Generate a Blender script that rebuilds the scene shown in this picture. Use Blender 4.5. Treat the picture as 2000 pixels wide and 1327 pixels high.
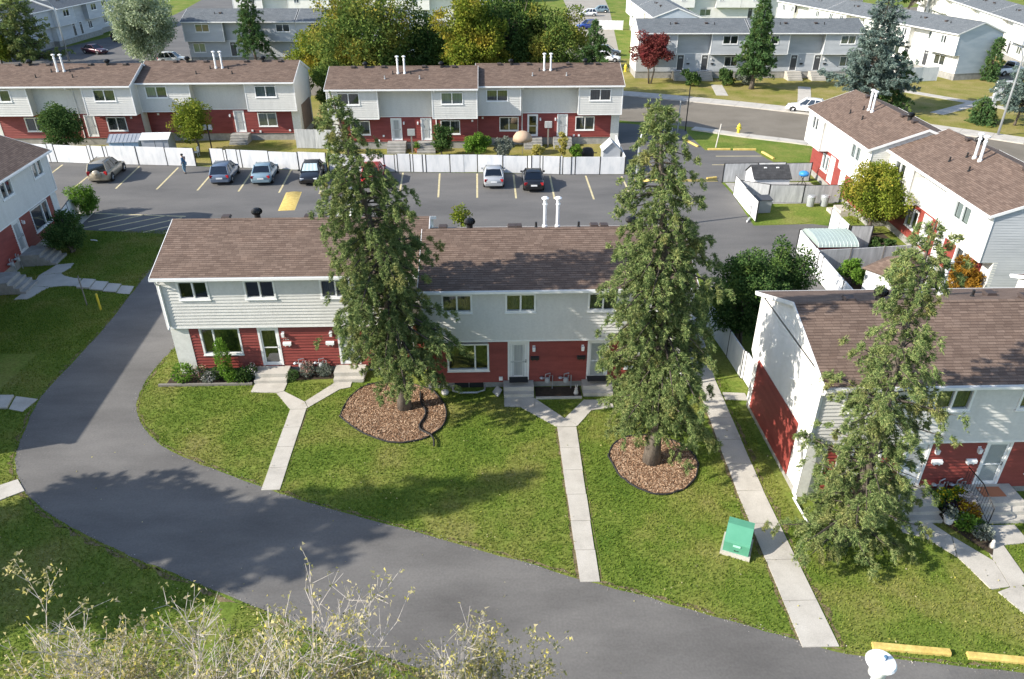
import bpy, bmesh, math, random
import numpy as np
from mathutils import Vector, Matrix
rnd = random.Random(7)
R = math.radians
for o in list(bpy.data.objects): bpy.data.objects.remove(o)
S = bpy.context.scene
COL = S.collection

# ------------------------------------------------------------ camera, sky, sun
cam_d = bpy.data.cameras.new('camera'); cam = bpy.data.objects.new('camera', cam_d); COL.objects.link(cam)
cam_d.sensor_fit = 'HORIZONTAL'; cam_d.sensor_width = 36.0; cam_d.lens = 36.0*1440/2000
cam_d.clip_start = 0.5; cam_d.clip_end = 3000
cam.location = (0, 0, 20); cam.rotation_euler = (R(90-29.9), 0, R(-1.7))
S.camera = cam
SUN_EL, SUN_AZ = R(31.0), R(16.0)           # light travels towards +X, a little towards +Y
W = bpy.data.worlds.new('World'); S.world = W; W.use_nodes = True
nt = W.node_tree; nt.nodes.clear()
sky = nt.nodes.new('ShaderNodeTexSky'); sky.sky_type = 'NISHITA'; sky.sun_disc = False
sky.sun_elevation = SUN_EL; sky.sun_rotation = math.atan2(-math.cos(SUN_AZ), -math.sin(SUN_AZ))
sky.air_density = 1.0; sky.dust_density = 1.0; sky.ozone_density = 1.0
bg = nt.nodes.new('ShaderNodeBackground'); bg.inputs['Strength'].default_value = 0.15
wo = nt.nodes.new('ShaderNodeOutputWorld')
nt.links.new(sky.outputs[0], bg.inputs[0]); nt.links.new(bg.outputs[0], wo.inputs[0])
sl = bpy.data.lights.new('sun', 'SUN'); sl.energy = 4.8; sl.angle = R(0.53); sl.color = (1.0, 0.93, 0.82)
sun = bpy.data.objects.new('sun', sl); COL.objects.link(sun)
dv = Vector((math.cos(SUN_AZ)*math.cos(SUN_EL), math.sin(SUN_AZ)*math.cos(SUN_EL), -math.sin(SUN_EL)))
sun.rotation_euler = dv.to_track_quat('-Z', 'Y').to_euler(); sun.location = (-40, -10, 60)
vs = S.view_settings; vs.view_transform = 'Standard'; vs.look = 'None'; vs.exposure = 0.8; vs.gamma = 1; vs.use_curve_mapping = False

# ------------------------------------------------------------ materials
MATS = {}
def _nodes(name):
    m = bpy.data.materials.new(name); m.use_nodes = True
    n = m.node_tree.nodes; l = m.node_tree.links
    b = n['Principled BSDF']; return m, n, l, b
def _ramp(n, cols, pos=None):
    r = n.new('ShaderNodeValToRGB'); e = r.color_ramp.elements
    k = len(cols)
    while len(e) < k: e.new(0.5)
    for i, c in enumerate(cols):
        e[i].position = pos[i] if pos else i/(k-1); e[i].color = (*c, 1)
    return r
def noisy(name, cols, scale=4.0, rough=0.8, bump=0.0, bscale=60.0, detail=6, pos=None, stretch=None, spec=0.3, metal=0.0, fine=0.0, fscale=40):
    m, n, l, b = _nodes(name)
    tc = n.new('ShaderNodeTexCoord'); src = tc.outputs['Object']
    if stretch:
        mp = n.new('ShaderNodeMapping'); mp.inputs['Scale'].default_value = stretch; l.new(src, mp.inputs[0]); src2 = mp.outputs[0]
    else: src2 = src
    no = n.new('ShaderNodeTexNoise'); no.inputs['Scale'].default_value = scale; no.inputs['Detail'].default_value = detail; no.inputs['Roughness'].default_value = 0.6
    l.new(src2, no.inputs['Vector'])
    p = pos or [0.32+0.36*i/(len(cols)-1) for i in range(len(cols))]
    r = _ramp(n, cols, p); l.new(no.outputs['Fac'], r.inputs[0]); colout = r.outputs[0]
    if fine:
        f = n.new('ShaderNodeTexNoise'); f.inputs['Scale'].default_value = fscale; f.inputs['Detail'].default_value = 3; l.new(src, f.inputs['Vector'])
        mr = n.new('ShaderNodeMapRange'); mr.inputs['From Min'].default_value = 0.3; mr.inputs['From Max'].default_value = 0.7
        mr.inputs['To Min'].default_value = 1-fine; mr.inputs['To Max'].default_value = 1+fine; l.new(f.outputs['Fac'], mr.inputs['Value'])
        mx = n.new('ShaderNodeVectorMath'); mx.operation = 'SCALE'; l.new(colout, mx.inputs[0]); l.new(mr.outputs[0], mx.inputs['Scale']); colout = mx.outputs[0]
    l.new(colout, b.inputs['Base Color'])
    b.inputs['Roughness'].default_value = rough; b.inputs['Specular IOR Level'].default_value = spec; b.inputs['Metallic'].default_value = metal
    if bump:
        bn = n.new('ShaderNodeTexNoise'); bn.inputs['Scale'].default_value = bscale; bn.inputs['Detail'].default_value = 4; l.new(src, bn.inputs['Vector'])
        bu = n.new('ShaderNodeBump'); bu.inputs['Strength'].default_value = bump; bu.inputs['Distance'].default_value = 0.02
        l.new(bn.outputs['Fac'], bu.inputs['Height']); l.new(bu.outputs[0], b.inputs['Normal'])
    MATS[name] = m; return m
def plain(name, c, rough=0.5, metal=0.0, spec=0.5, coat=0.0):
    v = 0.06
    m = noisy(name, [tuple(x*(1-v) for x in c), tuple(min(1, x*(1+v)) for x in c)], 3.0, rough, spec=spec, metal=metal)
    if coat: m.node_tree.nodes['Principled BSDF'].inputs['Coat Weight'].default_value = coat
    return m
def shingle(name, cols, mortar, bw=0.33, rh=0.142):
    m, n, l, b = _nodes(name)
    uv = n.new('ShaderNodeUVMap'); uv.uv_map = 'UVMap'
    def brick(c1, c2, off):
        br = n.new('ShaderNodeTexBrick'); br.inputs['Color1'].default_value = (*c1, 1); br.inputs['Color2'].default_value = (*c2, 1)
        br.inputs['Mortar'].default_value = (*mortar, 1); br.inputs['Scale'].default_value = 1; br.inputs['Mortar Size'].default_value = 0.006
        br.inputs['Brick Width'].default_value = bw; br.inputs['Row Height'].default_value = rh; br.inputs['Bias'].default_value = off
        l.new(uv.outputs[0], br.inputs['Vector']); return br
    b1 = brick(cols[0], cols[1], 0.0)
    no = n.new('ShaderNodeTexNoise'); no.inputs['Scale'].default_value = 0.9; no.inputs['Detail'].default_value = 7; no.inputs['Roughness'].default_value = 0.65
    mp = n.new('ShaderNodeMapping'); mp.inputs['Scale'].default_value = (1.0, 1.5, 1); l.new(uv.outputs[0], mp.inputs[0]); l.new(mp.outputs[0], no.inputs['Vector'])
    r = _ramp(n, [(0.84, 0.83, 0.82), (1.0, 1.0, 1.0), (1.17, 1.15, 1.12)], [0.3, 0.5, 0.72]); l.new(no.outputs['Fac'], r.inputs[0])
    mx = n.new('ShaderNodeMix'); mx.data_type = 'RGBA'; mx.blend_type = 'MULTIPLY'; mx.inputs[0].default_value = 1
    l.new(b1.outputs['Color'], mx.inputs[6]); l.new(r.outputs[0], mx.inputs[7])
    fn = n.new('ShaderNodeTexNoise'); fn.inputs['Scale'].default_value = 30; fn.inputs['Detail'].default_value = 2; l.new(uv.outputs[0], fn.inputs['Vector'])
    r2 = _ramp(n, [(0.8, 0.8, 0.8), (1.2, 1.2, 1.2)], [0.3, 0.7]); l.new(fn.outputs['Fac'], r2.inputs[0])
    mx2 = n.new('ShaderNodeMix'); mx2.data_type = 'RGBA'; mx2.blend_type = 'MULTIPLY'; mx2.inputs[0].default_value = 1
    l.new(mx.outputs[2], mx2.inputs[6]); l.new(r2.outputs[0], mx2.inputs[7])
    l.new(mx2.outputs[2], b.inputs['Base Color']); b.inputs['Roughness'].default_value = 0.9; b.inputs['Specular IOR Level'].default_value = 0.2
    MATS[name] = m; return m
def leafmat(name, cols, ycols=None, nscale=0.5, transl=0.3, ymix=(0.5, 0.7)):
    m, n, l, b = _nodes(name); n.remove(b)
    g = n.new('ShaderNodeNewGeometry'); r = _ramp(n, cols); l.new(g.outputs['Random Per Island'], r.inputs[0]); c = r.outputs[0]
    if ycols:
        r2 = _ramp(n, ycols); l.new(g.outputs['Random Per Island'], r2.inputs[0])
        tc = n.new('ShaderNodeTexCoord'); no = n.new('ShaderNodeTexNoise'); no.inputs['Scale'].default_value = nscale; no.inputs['Detail'].default_value = 3
        l.new(tc.outputs['Object'], no.inputs['Vector'])
        mr = n.new('ShaderNodeMapRange'); mr.inputs['From Min'].default_value = ymix[0]; mr.inputs['From Max'].default_value = ymix[1]; l.new(no.outputs['Fac'], mr.inputs['Value'])
        mx = n.new('ShaderNodeMix'); mx.data_type = 'RGBA'; l.new(mr.outputs[0], mx.inputs[0]); l.new(c, mx.inputs[6]); l.new(r2.outputs[0], mx.inputs[7]); c = mx.outputs[2]
    d = n.new('ShaderNodeBsdfDiffuse'); t = n.new('ShaderNodeBsdfTranslucent'); l.new(c, d.inputs[0]); l.new(c, t.inputs[0])
    ms = n.new('ShaderNodeMixShader'); ms.inputs[0].default_value = transl; l.new(d.outputs[0], ms.inputs[1]); l.new(t.outputs[0], ms.inputs[2])
    l.new(ms.outputs[0], n['Material Output'].inputs[0]); MATS[name] = m; return m
def glassmat(name, tint, gl=0.12):
    m, n, l, b = _nodes(name); n.remove(b)
    t = n.new('ShaderNodeBsdfTransparent'); t.inputs[0].default_value = (*tint, 1)
    g = n.new('ShaderNodeBsdfGlossy'); g.inputs['Roughness'].default_value = 0.03; g.inputs[0].default_value = (0.9, 0.95, 1, 1)
    lw = n.new('ShaderNodeLayerWeight'); lw.inputs[0].default_value = 0.25
    mr = n.new('ShaderNodeMapRange'); mr.inputs['To Min'].default_value = gl; mr.inputs['To Max'].default_value = 0.8; l.new(lw.outputs['Fresnel'], mr.inputs['Value'])
    ms = n.new('ShaderNodeMixShader'); l.new(mr.outputs[0], ms.inputs[0]); l.new(t.outputs[0], ms.inputs[1]); l.new(g.outputs[0], ms.inputs[2])
    l.new(ms.outputs[0], n['Material Output'].inputs[0]); MATS[name] = m; return m

noisy('white_siding', [(0.545, 0.54, 0.515), (0.585, 0.58, 0.555), (0.615, 0.61, 0.585)], 1.4, 0.55, stretch=(1.6, 1.6, 0.35), pos=[0.25, 0.5, 0.75], fine=0.05, fscale=9)
noisy('stucco', [(0.72, 0.71, 0.68), (0.81, 0.80, 0.78)], 1.6, 0.85, bump=0.25, bscale=90)
noisy('grey_siding', [(0.40, 0.42, 0.44), (0.48, 0.50, 0.52)], 1.0, 0.6, stretch=(0.5, 0.5, 2))
noisy('blue_siding', [(0.36, 0.42, 0.48), (0.45, 0.50, 0.55)], 1.0, 0.6, stretch=(0.5, 0.5, 2))
noisy('tan_panel', [(0.15, 0.11, 0.085), (0.19, 0.14, 0.11)], 2.0, 0.8)
noisy('red_siding', [(0.170, 0.034, 0.028), (0.225, 0.047, 0.038), (0.265, 0.062, 0.050)], 1.5, 0.5, stretch=(0.5, 0.5, 3), pos=[0.25, 0.5, 0.75], fine=0.06, fscale=12)
noisy('trim_white', [(0.72, 0.73, 0.73), (0.80, 0.80, 0.79)], 3, 0.45)
noisy('white_brick', [(0.60, 0.60, 0.57), (0.72, 0.72, 0.69)], 6, 0.8, bump=0.3, bscale=30)
noisy('concrete', [(0.34, 0.32, 0.285), (0.445, 0.42, 0.375), (0.50, 0.475, 0.43)], 1.1, 0.9, bump=0.2, bscale=70, pos=[0.25, 0.5, 0.75], fine=0.10, fscale=25)
noisy('old_concrete', [(0.24, 0.235, 0.22), (0.36, 0.35, 0.33)], 2.2, 0.9, bump=0.2, bscale=50, fine=0.12, fscale=25)
noisy('asphalt', [(0.098, 0.094, 0.090), (0.138, 0.133, 0.127), (0.178, 0.171, 0.162)], 0.30, 0.92, bump=0.35, bscale=120, pos=[0.28, 0.5, 0.74], fine=0.09, fscale=12, detail=10, stretch=(0.7, 1.7, 1))
noisy('parking_asphalt', [(0.090, 0.089, 0.088), (0.122, 0.119, 0.116), (0.152, 0.147, 0.140)], 0.22, 0.92, bump=0.3, bscale=90, pos=[0.28, 0.5, 0.74], fine=0.12, fscale=14, detail=9, stretch=(0.6, 1.6, 1))
noisy('lane_concrete', [(0.27, 0.25, 0.215), (0.34, 0.315, 0.275)], 0.4, 0.92, fine=0.08, fscale=6, detail=8)
noisy('street_asphalt', [(0.15, 0.132, 0.105), (0.205, 0.182, 0.148)], 0.25, 0.92, fine=0.08, fscale=8, detail=8)
noisy('yellow_paint', [(0.50, 0.36, 0.10), (0.62, 0.48, 0.16)], 3.0, 0.8, fine=0.15, fscale=10)
noisy('line_paint', [(0.44, 0.37, 0.20), (0.58, 0.52, 0.33)], 2.0, 0.85, fine=0.2, fscale=12)
noisy('mulch_bed', [(0.11, 0.062, 0.036), (0.20, 0.12, 0.072)], 12, 0.95, bump=0.8, bscale=30)
noisy('soil', [(0.035, 0.026, 0.018), (0.07, 0.05, 0.034)], 5, 0.95, bump=0.6, bscale=25)
noisy('bark', [(0.085, 0.068, 0.055), (0.17, 0.145, 0.12)], 5, 0.95, bump=0.8, bscale=14, stretch=(1, 1, 0.25))
noisy('pale_bark', [(0.30, 0.27, 0.24), (0.54, 0.50, 0.45)], 8, 0.9)
noisy('dark_bark', [(0.05, 0.042, 0.035), (0.10, 0.085, 0.07)], 6, 0.95)
shingle('brown_shingles', [(0.125, 0.088, 0.070), (0.185, 0.135, 0.108)], (0.08, 0.056, 0.046))
shingle('grey_shingles', [(0.125, 0.142, 0.155), (0.165, 0.18, 0.195)], (0.07, 0.08, 0.09))
shingle('dark_shingles', [(0.04, 0.042, 0.046), (0.06, 0.062, 0.068)], (0.02, 0.02, 0.02), 0.3, 0.2)
plain('black_metal', (0.012, 0.012, 0.013), 0.45); plain('brown_vent', (0.05, 0.035, 0.03), 0.6)
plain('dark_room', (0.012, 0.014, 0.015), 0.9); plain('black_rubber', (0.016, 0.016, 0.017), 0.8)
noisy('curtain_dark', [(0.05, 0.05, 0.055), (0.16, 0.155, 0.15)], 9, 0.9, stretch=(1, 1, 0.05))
noisy('curtain_light', [(0.26, 0.28, 0.29), (0.48, 0.49, 0.48)], 8, 0.9, stretch=(1, 1, 0.05))
plain('galvanised', (0.42, 0.44, 0.46), 0.4, metal=0.5); plain('white_paint', (0.78, 0.79, 0.80), 0.45)
noisy('fence_white', [(0.50, 0.53, 0.56), (0.68, 0.69, 0.70), (0.76, 0.765, 0.77)], 1.4, 0.7, stretch=(1.5, 1.5, 0.5), pos=[0.22, 0.5, 0.75], fine=0.05)
noisy('fence_grey', [(0.32, 0.33, 0.34), (0.52, 0.53, 0.54)], 2.2, 0.8, stretch=(2, 2, 0.3), fine=0.1)
plain('post_black', (0.02, 0.02, 0.022), 0.7)
noisy('box_green', [(0.075, 0.26, 0.17), (0.095, 0.30, 0.20)], 2, 0.45)
glassmat('glass', (0.72, 0.78, 0.78), 0.18); glassmat('car_glass', (0.10, 0.12, 0.13), 0.10)
plain('chrome', (0.55, 0.56, 0.57), 0.3, metal=0.9); plain('brass', (0.35, 0.22, 0.05), 0.4, metal=0.7)
plain('orange', (0.55, 0.17, 0.03), 0.6); plain('blue_plastic', (0.03, 0.22, 0.55), 0.5); plain('terracotta', (0.42, 0.16, 0.08), 0.8)
plain('red_light', (0.35, 0.012, 0.015), 0.25); plain('lamp_clear', (0.7, 0.72, 0.74), 0.2); plain('meter_grey', (0.33, 0.35, 0.36), 0.5)
plain('wood', (0.23, 0.155, 0.09), 0.85); plain('grey_wood', (0.20, 0.185, 0.165), 0.9); plain('tan_fabric', (0.46, 0.33, 0.23), 0.9)
plain('hydrant_yellow', (0.62, 0.50, 0.05), 0.5); plain('denim', (0.13, 0.23, 0.31), 0.9); plain('jacket_blue', (0.05, 0.12, 0.21), 0.85); plain('skin', (0.42, 0.25, 0.17), 0.6)
plain('cap_dark', (0.02, 0.025, 0.03), 0.8); plain('pale_stone', (0.52, 0.50, 0.46), 0.85)
# grass: green / yellowed / dry patches
def grassmat(name, dry):
    m, n, l, b = _nodes(name)
    tc = n.new('ShaderNodeTexCoord')
    a = n.new('ShaderNodeTexNoise'); a.inputs['Scale'].default_value = 0.33; a.inputs['Detail'].default_value = 8; a.inputs['Roughness'].default_value = 0.62; l.new(tc.outputs['Object'], a.inputs['Vector'])
    gc = [(0.078, 0.132, 0.019), (0.128, 0.178, 0.030), (0.178, 0.198, 0.046), (0.235, 0.218, 0.08)]
    if dry: gc = [(0.10, 0.135, 0.022), (0.165, 0.175, 0.036), (0.225, 0.205, 0.06), (0.28, 0.235, 0.095)]
    r = _ramp(n, gc, [0.30, 0.46-dry*0.1, 0.58-dry*0.1, 0.74-dry*0.1]); l.new(a.outputs['Fac'], r.inputs[0])
    f = n.new('ShaderNodeTexNoise'); f.inputs['Scale'].default_value = 7; f.inputs['Detail'].default_value = 8; f.inputs['Roughness'].default_value = 0.75; l.new(tc.outputs['Object'], f.inputs['Vector'])
    r2 = _ramp(n, [(0.52, 0.54, 0.48), (0.98, 0.98, 0.98), (1.5, 1.48, 1.6)], [0.3, 0.5, 0.7]); l.new(f.outputs['Fac'], r2.inputs[0])
    mx = n.new('ShaderNodeMix'); mx.data_type = 'RGBA'; mx.blend_type = 'MULTIPLY'; mx.inputs[0].default_value = 1; l.new(r.outputs[0], mx.inputs[6]); l.new(r2.outputs[0], mx.inputs[7])
    l.new(mx.outputs[2], b.inputs['Base Color']); b.inputs['Roughness'].default_value = 0.95; b.inputs['Specular IOR Level'].default_value = 0.1
    bu = n.new('ShaderNodeBump'); bu.inputs['Strength'].default_value = 0.7; bu.inputs['Distance'].default_value = 0.05
    l.new(f.outputs['Fac'], bu.inputs['Height']); l.new(bu.outputs[0], b.inputs['Normal']); MATS[name] = m
grassmat('grass', 0.0); grassmat('dry_grass', 1.0)
leafmat('grass_blade', [(0.075, 0.135, 0.018), (0.145, 0.215, 0.032), (0.24, 0.29, 0.06)], [(0.14, 0.165, 0.03), (0.26, 0.26, 0.06), (0.36, 0.33, 0.12)], 0.33, 0.3, (0.48, 0.70))
leafmat('spruce_needles', [(0.055, 0.094, 0.036), (0.120, 0.180, 0.062), (0.215, 0.275, 0.098), (0.34, 0.37, 0.155)], [(0.15, 0.15, 0.05), (0.29, 0.27, 0.09), (0.42, 0.36, 0.15)], 0.9, 0.15, (0.53, 0.80))
leafmat('green_needles', [(0.040, 0.092, 0.032), (0.085, 0.160, 0.058), (0.14, 0.225, 0.085)], [(0.10, 0.14, 0.04), (0.20, 0.24, 0.06)], 0.8, 0.2, (0.52, 0.75))
leafmat('blue_needles', [(0.068, 0.112, 0.098), (0.150, 0.210, 0.188), (0.255, 0.315, 0.270)], None, 1, 0.15)
leafmat('dark_leaves', [(0.030, 0.070, 0.022), (0.068, 0.125, 0.038), (0.12, 0.185, 0.06)], [(0.10, 0.165, 0.03), (0.21, 0.28, 0.055)], 0.5, 0.3, (0.54, 0.70))
leafmat('mixed_leaves', [(0.055, 0.105, 0.026), (0.115, 0.178, 0.044), (0.20, 0.25, 0.066)], [(0.17, 0.19, 0.030), (0.29, 0.265, 0.048), (0.37, 0.28, 0.06)], 0.28, 0.3, (0.48, 0.66))
leafmat('yellow_green_leaves', [(0.095, 0.150, 0.022), (0.17, 0.22, 0.032), (0.26, 0.28, 0.045)], [(0.27, 0.25, 0.036), (0.38, 0.31, 0.05), (0.42, 0.29, 0.055)], 0.4, 0.3, (0.50, 0.70))
leafmat('silver_leaves', [(0.17, 0.22, 0.12), (0.33, 0.39, 0.24), (0.50, 0.55, 0.40)], None, 1, 0.25)
leafmat('red_leaves', [(0.11, 0.025, 0.025), (0.19, 0.05, 0.045), (0.26, 0.09, 0.075)], [(0.24, 0.04, 0.05), (0.30, 0.07, 0.075)], 0.5, 0.3)
leafmat('rust_leaves', [(0.156, 0.090, 0.014), (0.276, 0.144, 0.022), (0.360, 0.204, 0.036)], None, 1, 0.3)
leafmat('yellow_leaves', [(0.30, 0.27, 0.05), (0.44, 0.40, 0.10), (0.55, 0.50, 0.20)], None, 1, 0.35)
leafmat('autumn_leaves', [(0.20, 0.21, 0.07), (0.36, 0.34, 0.16), (0.48, 0.42, 0.29), (0.54, 0.48, 0.24), (0.58, 0.51, 0.10)], None, 1, 0.35)
leafmat('lime_leaves', [(0.078, 0.169, 0.026), (0.143, 0.260, 0.039), (0.221, 0.351, 0.065)], None, 1, 0.35)
leafmat('grey_leaves', [(0.10, 0.13, 0.10), (0.20, 0.23, 0.19), (0.30, 0.32, 0.28)], None, 1, 0.3)
leafmat('white_flowers', [(0.45, 0.42, 0.42), (0.62, 0.58, 0.58)], None, 1, 0.3)
leafmat('pink_flowers', [(0.45, 0.20, 0.17), (0.60, 0.38, 0.33)], None, 1, 0.3)
leafmat('gold_flowers', [(0.50, 0.38, 0.02), (0.65, 0.52, 0.05)], None, 1, 0.3)
leafmat('purple_leaves', [(0.035, 0.025, 0.045), (0.07, 0.05, 0.08)], None, 1, 0.3)
leafmat('wood_chips', [(0.13, 0.074, 0.045), (0.26, 0.155, 0.095), (0.40, 0.265, 0.17), (0.52, 0.39, 0.28)], None, 1, 0.0)

# ------------------------------------------------------------ mesh helpers
class MB:
    def __init__(s): s.v = []; s.f = []; s.uv = None
    def add(s, vs, fs):
        o = len(s.v); s.v += [tuple(p) for p in vs]; s.f += [tuple(i+o for i in f) for f in fs]; return s
    def quad(s, a, b, c, d): return s.add([a, b, c, d], [(0, 1, 2, 3)])
    def box(s, x0, y0, z0, x1, y1, z1):
        return s.add([(x0, y0, z0), (x1, y0, z0), (x1, y1, z0), (x0, y1, z0), (x0, y0, z1), (x1, y0, z1), (x1, y1, z1), (x0, y1, z1)],
                     [(0, 3, 2, 1), (4, 5, 6, 7), (0, 1, 5, 4), (1, 2, 6, 5), (2, 3, 7, 6), (3, 0, 4, 7)])
    def cbox(s, c, sx, sy, sz, rz=0, t=1.0):      # bevel-ish box around centre c (base at c.z), top scaled by t
        co, si = math.cos(rz), math.sin(rz); vs = []
        for z, k in ((0, 1), (sz, t)):
            for ax, ay in ((-1, -1), (1, -1), (1, 1), (-1, 1)):
                x, y = ax*sx/2*k, ay*sy/2*k; vs.append((c[0]+x*co-y*si, c[1]+x*si+y*co, c[2]+z))
        return s.add(vs, [(0, 3, 2, 1), (4, 5, 6, 7), (0, 1, 5, 4), (1, 2, 6, 5), (2, 3, 7, 6), (3, 0, 4, 7)])
    def prism(s, poly, z0, z1):
        n = len(poly); vs = [(x, y, z0) for x, y in poly]+[(x, y, z1) for x, y in poly]
        return s.add(vs, [tuple(range(n-1, -1, -1)), tuple(range(n, 2*n))]+[(i, (i+1) % n, n+(i+1) % n, n+i) for i in range(n)])
    def tube(s, pts, rad, n=6, caps=True):
        pts = [Vector(p) for p in pts]; rings = []
        if not hasattr(rad, '__len__'): rad = [rad]*len(pts)
        for i, p in enumerate(pts):
            d = (pts[min(i+1, len(pts)-1)]-pts[max(i-1, 0)]);
            if d.length < 1e-6: d = Vector((0, 0, 1))
            d.normalize(); a = Vector((1, 0, 0)) if abs(d.x) < 0.8 else Vector((0, 1, 0)); u = d.cross(a).normalized(); w = d.cross(u)
            rings.append([p+(u*math.cos(2*math.pi*k/n)+w*math.sin(2*math.pi*k/n))*rad[i] for k in range(n)])
        vs = [q for r in rings for q in r]; fs = []
        for i in range(len(pts)-1):
            for k in range(n): fs.append((i*n+k, i*n+(k+1) % n, (i+1)*n+(k+1) % n, (i+1)*n+k))
        if caps: fs += [tuple(range(n-1, -1, -1)), tuple((len(pts)-1)*n+k for k in range(n))]
        return s.add(vs, fs)
    def lathe(s, prof, n=12, c=(0, 0, 0)):
        vs = [(c[0]+r*math.cos(2*math.pi*k/n), c[1]+r*math.sin(2*math.pi*k/n), c[2]+z) for r, z in prof for k in range(n)]; fs = []
        for i in range(len(prof)-1):
            for k in range(n): fs.append((i*n+k, i*n+(k+1) % n, (i+1)*n+(k+1) % n, (i+1)*n+k))
        fs += [tuple(range(n-1, -1, -1)), tuple((len(prof)-1)*n+k for k in range(n))]
        return s.add(vs, fs)
    def mesh(s, name):
        m = bpy.data.meshes.new(name); m.from_pydata(s.v, [], s.f); m.update(); return m
    def build(s, name, mat, parent=None, loc=(0, 0, 0), rz=0, smooth=False):
        m = s.mesh(name); m.materials.append(MATS[mat])
        if smooth: m.polygons.foreach_set('use_smooth', [True]*len(m.polygons))
        return link(name, m, parent, loc, rz)
def link(name, mesh, parent=None, loc=(0, 0, 0), rz=0):
    o = bpy.data.objects.new(name, mesh); COL.objects.link(o); o.parent = parent; o.location = loc; o.rotation_euler = (0, 0, rz); return o
def tag(o, label=None, cat=None, group=None, kind=None):
    if label: o['label'] = label
    if cat: o['category'] = cat
    if group: o['group'] = group
    if kind: o['kind'] = kind
    return o
def thing(name, label, cat, loc=(0, 0, 0), rz=0, group=None):
    return tag(link(name, None, None, loc, rz), label, cat, group)
def copy_tree(o, parent=None):
    c = o.copy(); COL.objects.link(c); c.parent = parent
    for ch in list(o.children): copy_tree(ch, c)
    return c
def np_mesh(name, V, mat):                   # V: (n, k, 3) separate k-gons
    n, k = V.shape[:2]; m = bpy.data.meshes.new(name)
    m.vertices.add(n*k); m.vertices.foreach_set('co', V.reshape(-1).astype(np.float32))
    m.loops.add(n*k); m.loops.foreach_set('vertex_index', np.arange(n*k, dtype=np.int32))
    m.polygons.add(n); m.polygons.foreach_set('loop_start', np.arange(0, n*k, k, dtype=np.int32))
    try: m.polygons.foreach_set('loop_total', np.full(n, k, dtype=np.int32))
    except Exception: pass
    m.update(calc_edges=True); m.materials.append(MATS[mat]); return m
def cards(P, D, length, width, rng):         # diamond cards at P along D
    n = len(P); D = D/np.linalg.norm(D, axis=1, keepdims=True)
    rv = rng.normal(size=(n, 3)); U = np.cross(D, rv); U /= np.linalg.norm(U, axis=1, keepdims=True)+1e-9
    L_ = (length if np.ndim(length) else np.full(n, length))[:, None]; W_ = (width if np.ndim(width) else np.full(n, width))[:, None]
    return np.stack([P, P+D*L_*0.45+U*W_*0.5, P+D*L_, P+D*L_*0.45-U*W_*0.5], axis=1)
def needles(P, D, length, width, rng):       # single-triangle needles
    n = len(P); D = D/np.linalg.norm(D, axis=1, keepdims=True); rv = rng.normal(size=(n, 3)); U = np.cross(D, rv); U /= np.linalg.norm(U, axis=1, keepdims=True)+1e-9
    return np.stack([P-U*(width*.5)[:, None], P+U*(width*.5)[:, None], P+D*length[:, None]], axis=1)
def poly_area_pts(poly, n, rng):
    P = np.array(poly); lo, hi = P.min(0), P.max(0); out = []
    x2, y2 = np.roll(P[:, 0], -1), np.roll(P[:, 1], -1)
    while sum(map(len, out)) < n:
        q = rng.uniform(lo, hi, size=(n*2, 2)); c = np.zeros(len(q), bool)
        for i in range(len(P)):
            cond = ((P[i, 1] > q[:, 1]) != (y2[i] > q[:, 1])); xi = (x2[i]-P[i, 0])*(q[:, 1]-P[i, 1])/(y2[i]-P[i, 1]+1e-12)+P[i, 0]
            c ^= cond & (q[:, 0] < xi)
        out.append(q[c])
    return np.concatenate(out)[:n]
def inside(poly, q):
    P = np.array(poly); x2, y2 = np.roll(P[:, 0], -1), np.roll(P[:, 1], -1); c = np.zeros(len(q), bool)
    for i in range(len(P)):
        cond = ((P[i, 1] > q[:, 1]) != (y2[i] > q[:, 1])); xi = (x2[i]-P[i, 0])*(q[:, 1]-P[i, 1])/(y2[i]-P[i, 1]+1e-12)+P[i, 0]
        c ^= cond & (q[:, 0] < xi)
    return c
def sheet(name, poly, z, mat, parent=None):
    bm = bmesh.new(); vs = [bm.verts.new((x, y, z)) for x, y in poly]; f = bm.faces.new(vs)
    bmesh.ops.triangulate(bm, faces=[f]); bmesh.ops.recalc_face_normals(bm, faces=bm.faces[:])
    if bm.faces and sum(g.normal.z for g in bm.faces) < 0: bmesh.ops.reverse_faces(bm, faces=bm.faces[:])
    m = bpy.data.meshes.new(name); bm.to_mesh(m); bm.free(); m.materials.append(MATS[mat]); return link(name, m, parent)
def smooth_poly(p, it=2):
    for _ in range(it):
        q = []
        for i in range(len(p)-1):
            a, b = p[i], p[i+1]; q += [(a[0]*.75+b[0]*.25, a[1]*.75+b[1]*.25), (a[0]*.25+b[0]*.75, a[1]*.25+b[1]*.75)]
        p = [p[0]]+q+[p[-1]]
    return p
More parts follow.
